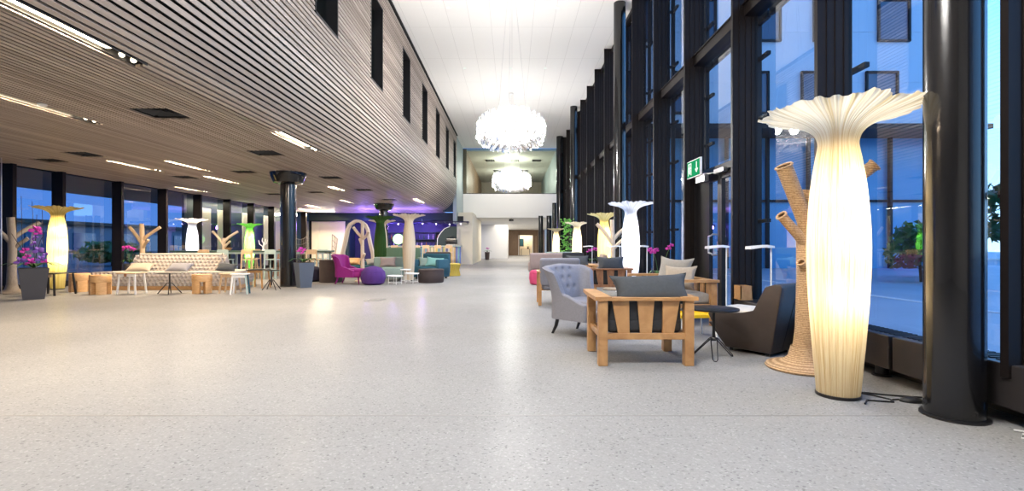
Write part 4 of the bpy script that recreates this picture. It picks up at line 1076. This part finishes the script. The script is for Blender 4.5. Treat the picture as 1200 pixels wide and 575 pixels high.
def tripod_table(label, loc, r=.27, h=.49, rot=0):
    t = thing('side_table', label, 'table', loc, rot)
    MB().lathe([(r-.004,h-.018),(r,h-.014),(r,h-.004),(r-.005,h)], 40).build('table_top', M['black_metal'], t)
    MB().tube([(0,0,.12),(0,0,h-.018)], .016, 12).build('pole', M['black_metal'], t)
    for k in range(4):
        a = k*PI/2+.5; MB().tube([(0,0,.25),(.05*math.cos(a),.05*math.sin(a),.25),(.23*math.cos(a),.23*math.sin(a),.008)], .011, 8).build('leg', M['black_metal'], t)
tripod_table('black round table with spider legs in front of the tufted sofa', (-7.87, 11.3, 0))
tripod_table('black spider legged table in front of the first black column', (-6.02, 12.3, 0), .2, .5, .4)
t = splay_stool('black topped table with one pale leg beside the violet flower planter', (-10.36, 11.05, 0), 0, .66, .50, M['black_metal'], M['black_metal'], [M['oak_pale'], M['black_metal'], M['black_metal'], M['black_metal']], 'side_table')

# ---- long high table with bar chairs
t = thing('high_table', 'long green topped high table behind the tufted sofa', 'table', (-8.92, 17.0, 0))
MB().box(0,0,.915,5.3,.80,.05,bevel=.006).build('table_top', M['green_top'], t, smooth=False)
for x in (-2.5,-.8,.9,2.5):
    for y in (-.34,.34): MB().box(x,y,.445,.06,.06,.89).build('leg', M['pastel'], t, smooth=False)
for y in (-.34,.34): MB().box(0,y,.86,5.1,.03,.06).build('apron', M['pastel'], t, smooth=False)
def bar_chair(mat, label, loc, rot, group):
    t = thing('bar_chair', label, 'chair', loc, rot, group); W = M[mat]
    MB().box(0,0,.65,.38,.36,.03,bevel=.008).build('seat', W, t, smooth=False)
    for sx in (-1,1):
        MB().bar((sx*.15,-.15,.64),(sx*.19,-.19,0),.034,.034).build('leg', W, t, smooth=False)
        MB().bar((sx*.165,.18,.96),(sx*.19,.20,0),.034,.034).build('leg', W, t, smooth=False)
    MB().box(0,.185,.905,.34,.022,.15,bevel=.006).build('backrest', W, t, smooth=False)
    st = MB(); st.bar((-.18,-.178,.25),(.18,-.178,.25),.03,.022); st.bar((-.185,.19,.33),(.185,.19,.33),.03,.022)
    for s in (-1,1): st.bar((s*.183,-.18,.29),(s*.186,.19,.29),.022,.03)
    st.build('foot_rail', W, t, smooth=False); return t
G = 'bar chairs at the long high table'
c0 = bar_chair('oak_pale', 'wooden bar chair at the high table just above the sofa back', (-10.15,16.35,0), PI, G)
SW = {'pale_oak': M['pastel']}
dup(c0, (-8.72,16.35,0), PI, 'wooden bar chair at the high table in front of the green lamp')
dup(c0, (-6.62,16.4,0), PI, 'wooden bar chair at the right end of the high table, behind the orchid')
dup(c0, (-9.55,16.4,0), PI, 'pale teal bar chair between two wooden ones at the high table', None, SW)
dup(c0, (-7.98,16.4,0), PI, 'pale teal bar chair at the high table left of the first column', None, SW)
dup(c0, (-8.35,17.75,0), 0, 'wooden bar chair on the far side of the high table by the column', None, {'pale_oak': M['walnut']})
dup(c0, (-9.35,17.75,0), 0, 'wooden bar chair on the far side of the high table, middle', None)
dup(c0, (-6.9,17.75,0), 0, 'pale teal bar chair on the far side of the high table, right end', None, SW)
# things on the table
t = thing('glass_dome', 'glass bell dome with metal rim on the high table', 'dome', (-9.0,16.9,.94))
MB().lathe([(.13,0),(.135,.005),(.13,.02)], 24).build('base', M['oak'], t)
MB().lathe([(.12,.02),(.12,.34),(.10,.42),(.05,.47),(.008,.48)], 24, capb=False).build('bell', M['clear'], t)
for k in range(8): a=k*PI/4; MB().tube([(.122*math.cos(a),.122*math.sin(a),.02),(.122*math.cos(a),.122*math.sin(a),.34),(.08*math.cos(a),.08*math.sin(a),.45),(0,0,.49)], .004, 5).build('wire', M['steel'], t)
t = thing('antler_ornament', 'white branching antler ornament on the high table', 'ornament', (-8.55,16.9,.94))
MB().lathe([(.06,0),(.05,.03),(.02,.05)], 16).build('base', M['white_metal'], t)
for pts in ([(0,0,.03),(-.03,0,.15),(-.13,0,.22),(-.17,.02,.36)],[(0,0,.03),(.02,0,.18),(.11,0,.24),(.15,0,.37)],[(0,0,.1),(.01,0,.25),(-.04,0,.33),(-.03,0,.43)],[(.02,0,.2),(.05,.03,.30),(.06,.03,.40)]):
    MB().tube(pts, [.022,.02,.017,.01], 8).build('branch', M['white_metal'], t)
t = thing('wooden_bowl', 'small wooden bowl on the high table left of the glass dome', 'bowl', (-9.75,16.9,.94)); MB().lathe([(.05,0),(.11,.06),(.13,.10),(.12,.10),(.10,.065),(.02,.02)], 24).build('bowl', M['oak'], t)
MB().lathe([(.05,0),(.055,.008),(.05,.012)],20).build('foot', M['oak'], t)
# ---- wire chairs with tall shell backs
M['wire'] = pbr('wire_bronze', (.30,.26,.21), .4)
def wire_chair(label, loc, rot):
    t = thing('wire_chair', label, 'chair', loc, rot, 'wire chairs behind the high table'); W = M['wire']; m = MB()
    def P(u, v):     # u across, v from seat front to top of back
        a = (2*u-1); wd = .30+.10*math.sin(v*PI*.9); y = -.30+.55*min(1, v*2)+.12*max(0, v*2-1); z = .42-.06*min(1, v*2)+max(0, v-.42)*1.75+.20*a*a*(.6+.4*v)
        return Vector((a*wd*math.cos(a*.35), y-.22*a*a*v, z))
    for i in range(11): m.tube([P(i/10, j/16) for j in range(17)], .006, 5)
    for j in range(0, 17, 2): m.tube([P(i/16, j/16) for i in range(17)], .006, 5)
    m.build('wire_shell', W, t)
    MB().tube([P(0,j/16) for j in range(17)]+[P(i/16,1) for i in range(1,17)]+[P(1,1-j/16) for j in range(1,17)], .011, 6).build('rim', W, t)
    for sx in (-1,1):
        MB().tube([(sx*.16,-.15,.40),(sx*.24,-.28,0)], .010, 6).build('leg', W, t); MB().tube([(sx*.16,.18,.38),(sx*.24,.30,0)], .010, 6).build('leg', W, t)
wire_chair('thin wire chair with round shell back behind the orchid', (-8.75,20.2,0), .3)
wire_chair('thin wire chair seen sideways right of the first column', (-7.55,20.2,0), -1.2)

# ---- lounge seats in the middle distance
def drum(label, loc, prof, mat, name='pouf', ribs=0, seam=True):
    t = thing(name, label, 'pouf' if name == 'pouf' else 'table', loc)
    MB().lathe(prof, 48, mod=(lambda r,z,a,j:(r*(1+(.03*abs(math.cos(ribs*a/2)))),z)) if ribs else None).build('body', mat, t)
    if seam:
        r, z = prof[-3]; MB().tube([(r*1.01*math.cos(k*PI/20), r*1.01*math.sin(k*PI/20), z) for k in range(40)], .008, 5, closed=True).build('piping', mat, t)
    return t
drum('dark violet beanbag pouf right of the slate planter', (-6.22,15.3,0), [(.20,0),(.27,.05),(.30,.2),(.26,.36),(.18,.45),(.04,.48)], M['dark_purple'], ribs=10)
drum('brown felt drum table between beanbag and magenta chair', (-5.52,15.0,0), [(.33,0),(.34,.01),(.34,.65),(.335,.67),(.32,.675)], M['brown_cloth'], 'drum_table')
drum('purple knitted round pouf in front of the dark green lamp', (-3.95,14.0,0), [(.22,0),(.30,.05),(.345,.2),(.32,.36),(.22,.48),(.05,.53)], M['purple'], ribs=14)
drum('dark brown round ottoman in front of the petrol sofa', (-2.45,14.88,0), [(.36,0),(.385,.03),(.39,.2),(.385,.37),(.36,.40),(.05,.41)], M['brown_cloth'])
t = thing('pouf', 'yellow corded stool in front of the bar corner', 'stool', (-2.20,18.1,0))
MB().lathe([(.27,0),(.29,.02),(.24,.20),(.25,.28),(.30,.43),(.28,.46),(.02,.465)], 36).build('body', M['yellow_wicker'], t)
for k in range(24):
    a = k*PI/12; MB().tube([(.295*math.cos(a),.295*math.sin(a),.02),(.25*math.cos(a+.15),.25*math.sin(a+.15),.22),(.305*math.cos(a+.3),.305*math.sin(a+.3),.43)], .008, 5).build('cord', M['yellow_wicker'], t)
def lounge_sofa(label, loc, rot, w, mat, arm=None, bh=.72, cat='sofa'):
    t = thing('lounge_sofa', label, cat, loc, rot)
    MB().box(0,-.06,.25,w,.72,.34,bevel=.05,seg=3).build('seat', mat, t)
    MB().box(0,.33,.10+bh/2,w,.16,bh-.12,bevel=.05,seg=3).build('backrest', mat, t)
    for s in (arm or []): MB().box(s*(w/2-.07),-.03,.36,.14,.80,.60,bevel=.05,seg=3).build('armrest', mat, t)
    for sx in (-1,1):
        for sy in (-1,1): MB().box(sx*(w/2-.1),sy*.28-.02,.045,.05,.05,.09).build('leg', M['black_metal'], t, smooth=False)
lounge_sofa('pale sage lounge chair behind the white tray tables', (-3.98,15.75,0), .15, .95, M['sage'], None, .70, 'armchair')
pillow('taupe and green cushion on the pale sage lounge chair', (-4.02,15.93,.58), (-.35,0,.15), .52, .34, .14, M['lavender'])
lounge_sofa('dark sage high backed sofa behind the pale sage chair', (-4.15,18.6,0), .1, 1.3, M['sage_dark'], [1], 1.0)
lounge_sofa('petrol blue armchair behind the brown ottoman', (-2.70,16.55,0), -.35, 1.0, M['blue_teal'], [-1,1], .80, 'armchair')
pillow('mint cushion on the petrol blue armchair', (-2.58,16.35,.56), (-.5,.1,-.1), .58, .36, .15, M['teal_cloth'])
pillow('pale blue cushion left of the mint one', (-2.92,16.48,.56), (-.4,0,.3), .40, .36, .14, M['sage'])
lounge_sofa('dark backed sofa beyond the petrol armchair', (-2.95,19.1,0), -.1, 1.0, M['brown_cloth'], None, .82)
lounge_sofa('petrol green daybed behind the magenta chair', (-5.35,17.4,0), .1, 1.5, M['blue_teal'], None, .5)
pillow('orange cushion on the petrol green daybed', (-5.6,17.3,.56), (-1.0,0,.1), .56, .4, .15, M['oak'])
pillow('grey cushion on the petrol green daybed', (-4.9,17.25,.54), (-1.0,0,.5), .44, .36, .15, M['pillow_light'])
def tray_table(label, loc, r, h):
    t = thing('tray_table', label, 'table', loc, 0, 'white tray tables')
    MB().lathe([(r-.01,h-.02),(r,h-.016),(r+.004,h+.015),(r-.004,h+.015),(r-.008,h-.01),(.01,h-.009)], 32).build('table_top', M['white_metal'], t)
    for k in range(4):
        a = k*PI/2+.4; MB().tube([(.8*r*math.cos(a),.8*r*math.sin(a),h-.015),(.86*r*math.cos(a),.86*r*math.sin(a),0)], .009, 6).build('leg', M['white_metal'], t)
    MB().tube([(.84*r*math.cos(k*PI/12),.84*r*math.sin(k*PI/12),.05) for k in range(24)], .006, 5, closed=True).build('ring', M['white_metal'], t)
tray_table('lower left white tray table between purple pouf and ottoman', (-3.36,14.12,0), .22, .24)
tray_table('white tray table nearest the brown ottoman', (-2.96,14.5,0), .22, .29)
tray_table('tallest white tray table at the foot of the cream unlit lamp', (-3.24,14.98,0), .16, .38)

# ---- white edged vase shaped screens
M['cream_band'] = pbr('cream_band', (.55,.49,.43), .6)
def ribbon(parent, pts, w, d):
    m = MB(); n = len(pts); R = []
    for i, (x, z) in enumerate(pts):
        a = Vector(pts[max(i-1,0)]); b = Vector(pts[min(i+1,n-1)]); tn = (b-a).normalized(); nn = Vector((-tn.y, tn.x))*w/2
        R.append([m.bm.verts.new((x+sx*nn.x, y, z+sx*nn.y)) for sx, y in ((-1,-d/2),(1,-d/2),(1,d/2),(-1,d/2))])
    for i in range(n-1):
        for k in range(4): m.bm.faces.new((R[i][k], R[i][(k+1)%4], R[i+1][(k+1)%4], R[i+1][k]))
    m.bm.faces.new(R[0][::-1]); m.bm.faces.new(R[-1]); return m.build('side_band', M['cream_band'], parent, ang=50)
for lab, x, y in (('cream arched screen frame left of the dark green lamp', -6.15, 19.6),):
    t = thing('vase_screen', lab, 'screen', (x, y, 0), 0)
    inv = [(.62,0),(.62,.4),(.60,.8),(.50,1.2),(.44,1.5),(.40,1.75),(.30,1.95),(.10,2.08),(0,2.1)]
    for s in (-1,1):
        pts = []
        for i in range(len(inv)-1):
            for q in range(4): u = q/4; pts.append((s*(inv[i][0]*(1-u)+inv[i+1][0]*u), inv[i][1]*(1-u)+inv[i+1][1]*u))
        pts.append((0, 2.1)); ribbon(t, pts, .10, .22)
    MB().box(0,0,.015,1.35,.3,.03).build('base', M['white'], t, smooth=False)
# ---- the bar
t = thing('bar_counter', 'bar counter faced with upright coloured boards', 'bar', (-5.05, 28.2, 0))
MB().box(0,0,.53,4.2,.58,1.06).build('body', M['navy'], t, smooth=False)
f = MB(); x = -2.1
while x < 2.08:
    w = random.uniform(.04,.11); f.box(x+w/2, -.305-random.uniform(0,.02), .55, w-.006, .04, random.uniform(.98,1.06)); x += w
f.build('front_boards', M['bar_boards'], t, smooth=False)
MB().box(0,-.02,1.085,4.3,.76,.05,bevel=.006).build('counter_top', M['pastel'], t, smooth=False)
labs = ['leftmost pale bar chair at the coloured bar','pale bar chair at the bar, second from left','pale bar chair at the bar behind the cream lamp','pale bar chair at the bar, third from its right end','pale bar chair at the bar, second from its right end','rightmost pale bar chair at the coloured bar']
for i, x in enumerate((-6.5,-5.9,-5.3,-4.75,-4.1,-3.5)): o = dup(c0, (x,27.35,0), PI, labs[i], 'bar chairs at the coloured bar'); o.scale = (1.05,1.05,1.16)
t = thing('espresso_machine', 'dark espresso machine at the right end of the bar', 'coffee machine', (-3.45,28.2,1.11))
MB().box(0,0,.22,.62,.46,.26,bevel=.03).build('body', M['black_metal'], t); MB().box(0,.02,.05,.58,.42,.10,bevel=.01).build('base', M['steel'], t, smooth=False)
MB().box(0,0,.38,.56,.36,.05,bevel=.01).build('cup_tray', M['steel'], t, smooth=False)
for x in (-.15,.15): MB().lathe([(.035,.02),(.035,.10)],12,(x,-.22,.0)).build('group_head', M['steel'], t)
for k, (x, h) in enumerate([(-.2,.1),(-.05,.16),(.12,.12)]):
    q = MB().lathe([(.03,0),(.045,.06),(.04,h)], 12).build('cup', M['black_metal']); q.location = (-3.45+x,28.2,1.515); tag(q, 'dark cup on top of the espresso machine', 'cup', 'cups on the espresso machine')
sh = thing('bar_shelf', 'back bar shelf against the blue wall', 'shelf', (-5.6,30.85,0))
MB().box(0,0,.5,4.6,.5,1.0).build('cabinet', M['navy'], sh, smooth=False)
for z in (1.02,1.5,1.95): MB().box(0,.06,z,4.6,.34,.035).build('shelf_board', M['dark_teal'], sh, smooth=False)
for x in (-2.28,-.8,.8,2.28): MB().box(x,.06,1.5,.035,.34,.95).build('upright', M['dark_teal'], sh, smooth=False)
bt = None; bm_cols = [pbr('bottle_%d' % k, c, .15) for k, c in enumerate(((.02,.08,.03),(.25,.1,.02),(.4,.42,.5),(.03,.03,.1),(.45,.3,.35)))]
for k in range(30):
    z = (1.04, 1.52)[k % 2]; x = -5.6-2.1+.145*k
    if abs(abs(x+5.6)-.8) < .06: x += .07
    q = MB().lathe([(.035,0),(.038,.01),(.038,.19),(.014,.25),(.014,.32),(.016,.325)], 10).build('bottle', bm_cols[k % 5]); q.location = (x, 30.86, z); tag(q, 'bottle standing on the back bar shelf', 'bottle', 'bottles on the back bar shelf')
t = thing('globe_lamp', 'glowing pale green globe lamp behind the bar left of the cream lamp', 'lamp', (-6.55,28.3,1.11))
MB().lathe([(.12,0),(.12,.02),(.03,.04),(.03,.1)], 20).build('base', M['black_metal'], t); MB().sphere((0,0,.38),.30,seg=24,rings=16).build('globe', M['globe_green'], t)
# ceiling lattice over the bar with tiny violet lamps
t = thing('bar_canopy', 'dark lattice canopy with violet lamps over the bar', 'canopy', (-5.2,29.4,2.45))
for k in range(9): MB().box(-2.6+.65*k,0,0,.03,2.2,.05).build('slat', M['navy'], t, smooth=False)
for k in range(5): MB().box(0,-1.0+.5*k,.05,5.4,.03,.05).build('cross_bar', M['navy'], t, smooth=False)
for x in (-2.5,0,2.5): MB().tube([(x,-1.0,0.05),(x,-1.0,.21)], .008, 6).build('hanger', M['steel'], t)
vg = emis('violet_lamp', (.75,.65,1), 6)
for k in range(7): MB().sphere((-2.3+.75*k,-.6+.35*(k%3),-.06),.035,seg=10,rings=6).build('spot_lamp', vg, t)
# teal panels with curved white edge at the bar end
t = thing('curved_panel', 'dark teal panel with a curved white edge at the end of the bar', 'panel', (-4.2,28.48,1.112))
pp = [(1.0,0),(1.0,1.12),(.62,1.12),(.30,.98),(.12,.78),(.0,.62),(-.10,.40),(-.12,.0)]
MB().prism(pp, -.04, .04, 'y').build('panel', M['dark_teal'], t, smooth=False)
m = MB(); m.tube([(x-.01,-.05,z) for x, z in pp[2:]], .022, 6); m.build('edge', M['white'], t)
sp = thing('wall_speaker', 'small black loudspeaker high on the cream wall block', 'speaker', (-3.05,29.2,2.52)); MB().box(0,0,.17,.34,.22,.34,bevel=.015).build('cabinet', M['black_metal'], sp, smooth=False); MB().box(0,-.113,.17,.28,.01,.28).build('grille', M['charcoal'], sp, smooth=False); MB().box(.0,.13,.2,.06,.06,.06).build('bracket', M['steel'], sp, smooth=False)
t = thing('pendant_lamp', 'small dark box lamp on the white far passage wall', 'lamp', (-.05,33.0,2.74)); MB().box(0,0,.09,.30,.1,.13).build('housing', M['frame'], t, smooth=False); MB().tube([(0,0,.15),(0,0,.22)],.015,6).build('rod', M['frame'], t)
orchid('dark planter standing at the white wall of the far passage', (-1.95,38.6,0), M['brown_cloth'], .2, .62, [[(0,0,.62),(0,0,.9)],[(.02,0,.62),(.1,0,.88)]], [((0,0,.92),.09,'orchid'),((.1,0,.88),.08,'orchid')])
# seen through the far doorway: a table with plant
t = thing('console_table', 'small table seen through the far doorway', 'table', (1.6,58.3,0)); MB().box(0,0,.74,1.1,.4,.04).build('table_top', M['oak'], t, smooth=False)
for sx in (-1,1):
    for sy in (-1,1): MB().box(sx*.5,sy*.15,.36,.05,.05,.72).build('leg', M['frame'], t, smooth=False)
orchid('green pot plant on the table in the far doorway', (1.9,58.3,.76), M['pot'], .12, .2, [[(0,0,.2),(0,0,.5)]], [((0,0,.5),.06,'orchid')])
t = thing('wall_picture', 'dark framed picture on the room wall through the far doorway', 'picture', (1.15,58.83,1.5)); MB().box(0,0,0,.5,.03,.9).build('frame', M['frame'], t, smooth=False); MB().box(0,-.02,0,.42,.01,.82).build('print', M['blue_teal'], t, smooth=False)
# cream lit panels of the lounge end wall and between the windows
for i, (x, w, lab) in enumerate(((-12.0,.42,'narrow cream panel on the lounge end wall'),(-10.98,1.62,'wide cream panel on the lounge end wall'))):
    t = thing('wall_panel', lab, 'panel', (x,29.96,0)); MB().box(0,0,1.30,w,.05,2.6,bevel=.01).build('board', M['cream_panel'], t, smooth=False); MB().box(0,-.01,.05,w,.08,.1).build('foot', M['dark_teal'], t, smooth=False)
for i, (y, d) in enumerate(((20.05,.9),(21.45,.85),(23.25,.6),(25.25,.65))):
    t = thing('wall_panel', 'cream upright board behind the lounge glass, '+['nearest of four','second of four','third of four','last of four'][i], 'panel', (XL-.28,y,0), 0, 'cream boards behind the lounge glass'); MB().box(0,0,1.32,.06,d,2.64,bevel=.01).build('board', M['cream_panel'], t, smooth=False); MB().box(0,0,.04,.12,d,.08).build('foot', M['frame'], t, smooth=False)
light('panel_light', 'AREA', (-11.2, 28.9, 2.95), 120, (1,.86,.6), 1.6, rot=(-.7,0,0), sizey=.2)
light('board_light', 'AREA', (XL-.13, 22.6, 2.98), 90, (1,.88,.64), .1, rot=(0,0,0), sizey=6)
# ---- glass screen standing at the left edge
t = thing('glass_screen', 'frameless glass screen standing in front of the first lounge window', 'glass screen', (-11.75, 11.0, 0))
MB().box(-.25,0,1.545,1.15,.012,3.06).build('pane', M['glass'], t, smooth=False)
MB().box(.325,0,1.545,.012,.016,3.06).build('edge_strip', M['steel'], t, smooth=False); MB().box(-.25,0,.012,1.15,.05,.024).build('floor_channel', M['steel'], t, smooth=False)
t = thing('floor_hatch', 'small metal hatch set in the open floor', 'hatch', (-2.78,10.0,0)); MB().box(0,0,.002,.34,.34,.003).build('plate', pbr('hatch', (.25,.25,.25), .4), t, smooth=False)
h = MB()
for s in (-1,1): h.box(s*.175,0,.002,.012,.362,.005); h.box(0,s*.175,.002,.362,.012,.005)
h.build('rim', M['steel'], t, smooth=False)

# ------------------------------------------------------------------ outdoors
def mat_ground():
    return pbr('asphalt', (.42,.45,.50), .5, var=.25, vscale=.6)
struct('ground', MB().box(53.6, 20, -.15, 100, 140, .3), mat_ground(), 'asphalt forecourt outside the glass wall', smooth=False)
struct('ground_west', MB().box(-52.6, 20, -.15, 80, 140, .3), M['leaf'] if False else pbr('paving', (.12,.13,.14), .7, var=.2, vscale=.5), 'paving outside the lounge windows', smooth=False)
kb = MB(); kb.box(12, 30.0, .05, 16, .25, .1); kb.box(8, 12.5, .006, .14, 20, .012); struct('kerb', kb, M['white'], 'pale kerb of the forecourt', smooth=False)
t = thing('office_building', 'pale panelled building across the forecourt behind the glass', 'building', (12.5, 27.0, 0))
W = pbr('facade_panel', (.84,.86,.88), .6)
wl = MB(); wl.box(0,0,13.2,18,9,13.2)
for z in (8.6,10.9,13.2,15.5): wl.box(0,-4.51,z,18,.02,.03)
wl.build('wall', W, t, smooth=False)
MB().box(0,.8,3.3,17,7.2,6.6).build('ground_floor', pbr('sky_blue_glass', (.14,.44,.70), .15, spec=.6), t, smooth=False)  # reflected sky is put into the blue base colour of this glass
MB().box(0,-.2,6.5,18.3,9.4,.22).build('cornice', M['frame'], t, smooth=False)
for k in range(9): MB().box(-8+2*k,-2.95,3.2,.12,.2,6.4).build('pillar', M['frame'], t, smooth=False)
MB().box(0,-2.9,3.3,17,.1,.12).build('transom', M['frame'], t, smooth=False)
wg = pbr('window_dusk', (.05,.09,.16), .05, spec=.9)
for r_, z in enumerate((8.1,11.4,14.7,17.6)):
    for k in range(6):
        x = -7.4+2.95*k+(.55 if r_ % 2 else 0); q = MB()
        for s in (-1,1): q.box(s*.70,0,0,.09,.16,1.9); q.box(0,0,s*.93,1.48,.16,.09)
        o = q.build('window', M['frame'], t, smooth=False); o.location = (x,-4.53,z)
        MB().box(0,.03,0,1.34,.06,1.8).build('glass', wg, o, smooth=False)
def tree(label, loc, h, r, group='trees outside'):
    t = thing('tree', label, 'tree', loc, random.random()*6, group)
    MB().tube([(0,0,0),(.05,0,h*.4),(0,.05,h*.8)], [h*.03,h*.022,h*.01], 8).build('trunk', M['twig'], t)
    m = MB()
    for k in range(420):
        a = random.random()*2*PI; zz = random.random(); rr = r*math.sqrt(random.random())*(1-.6*abs(zz-.35)); q = m.bm; c = Vector((rr*math.cos(a), rr*math.sin(a), h*(.28+.72*zz))); s = r*.16
        vs = [q.verts.new(c+Vector((random.uniform(-s,s),random.uniform(-s,s),random.uniform(-s,s)))) for _ in range(4)]
        q.faces.new(vs[:3]); q.faces.new(vs[1:])
    m.build('crown', M['leaf'], t, smooth=False)
for i, (x, y, h, r) in enumerate(((46,30,5,3),(40,40,6,3.4),(34,47,5.5,3.2),(52,22,5,3.2),(58,34,7,4),(64,26,6,3.5),(33,24,2.2,1.4),(12.5,15,1.7,1.0),(14.5,17,1.9,1.1))):
    tree(['round dark tree beyond the forecourt','tall dark tree beyond the forecourt','dark tree near the office building corner','broad dark tree far out on the forecourt edge','large distant tree behind the forecourt','distant tree at the right end of the tree line','low bush beside the office building','low shrub outside the glass in front of the building','second low shrub outside the glass in front of the building'][i], (x,y,0), h, r)
struct('trim_8', MB().box(-14.8, 15, 3.2, 4.4, 48, .16), M['brown_panel'], 'dark canopy outside the lounge windows', smooth=False)
t = thing('neighbour_building', 'low dark neighbouring building outside the lounge windows', 'building', (-34, 34, 0))
MB().box(0,0,1.2,14,16,2.4).build('wall', pbr('dusk_wall', (.16,.17,.20), .7), t, smooth=False); MB().box(0,0,2.5,14.6,16.6,.2).build('roof', M['frame'], t, smooth=False)
for k in range(5): MB().box(7.03,-6+3*k,1.3,.06,1.6,1.2).build('window', wg, t, smooth=False)
for i, (x, y, h, r) in enumerate(((-24,22,1.3,1.6),(-22,27,1.2,1.6),(-40,18,3,3))): tree(['low bush outside the lounge glass, nearer','low bush outside the lounge glass, farther','wide tree outside the lounge glass'][i], (x,y,0), h, r)

# ------------------------------------------------------------------ world, camera
w = bpy.data.worlds.new('dusk'); sc.world = w; w.use_nodes = True; nt = w.node_tree; nt.nodes.clear(); L = nt.links.new
o = N(nt,'ShaderNodeOutputWorld'); b = N(nt,'ShaderNodeBackground'); tc = N(nt,'ShaderNodeTexCoord'); sp = N(nt,'ShaderNodeSeparateXYZ'); rp = N(nt,'ShaderNodeValToRGB'); r2 = N(nt,'ShaderNodeValToRGB'); mx = N(nt,'ShaderNodeMix', data_type='RGBA'); mr = N(nt,'ShaderNodeMapRange'); mr.inputs['From Min'].default_value = -.4; mr.inputs['From Max'].default_value = .8
L(tc.outputs['Generated'], sp.inputs[0]); L(sp.outputs[2], rp.inputs[0]); L(sp.outputs[2], r2.inputs[0]); L(sp.outputs[0], mr.inputs[0]); L(mr.outputs[0], mx.inputs[0]); L(rp.outputs[0], mx.inputs[6]); L(r2.outputs[0], mx.inputs[7]); L(mx.outputs[2], b.inputs[0]); L(b.outputs[0], o.inputs[0])
def ramp(r, cols):
    r.color_ramp.elements[0].position = 0; r.color_ramp.elements[0].color = c4(cols[0][1]); r.color_ramp.elements[1].position = 1; r.color_ramp.elements[1].color = c4(cols[-1][1])
    for p, c in cols[1:-1]: e = r.color_ramp.elements.new(p); e.color = c4(c)
ramp(rp, [(0,(.05,.13,.36)),(.15,(.03,.10,.33)),(.45,(.02,.07,.24)),(1,(.015,.05,.18))])          # west, already dark
ramp(r2, [(0,(.46,.78,1.15)),(.15,(.32,.70,1.25)),(.45,(.13,.52,1.3)),(1,(.05,.28,1.0))])            # afterglow in the east
b.inputs[1].default_value = 1.45
cam = bpy.data.cameras.new('camera'); co = bpy.data.objects.new('camera', cam); COL.objects.link(co); co.location = (0,0,1.1); co.rotation_euler = (PI/2,0,0)
cam.sensor_width = 36; cam.lens = 576/1200*36; cam.clip_end = 400; cam.shift_y = .5/1200; sc.camera = co
sc.view_settings.view_transform = 'Standard'; sc.view_settings.look = 'None'; sc.view_settings.gamma = 1; sc.view_settings.use_curve_mapping = False
sc.view_settings.exposure = 0.9
try:
    sc.cycles.use_denoising = True; sc.cycles.denoiser = 'OPENIMAGEDENOISE'
except Exception: pass
sc.cycles.max_bounces = 10; sc.cycles.diffuse_bounces = 4; sc.cycles.glossy_bounces = 4; sc.cycles.transparent_max_bounces = 24; sc.cycles.transmission_bounces = 6
sc.cycles.sample_clamp_indirect = 6; sc.cycles.caustics_reflective = False; sc.cycles.caustics_refractive = False
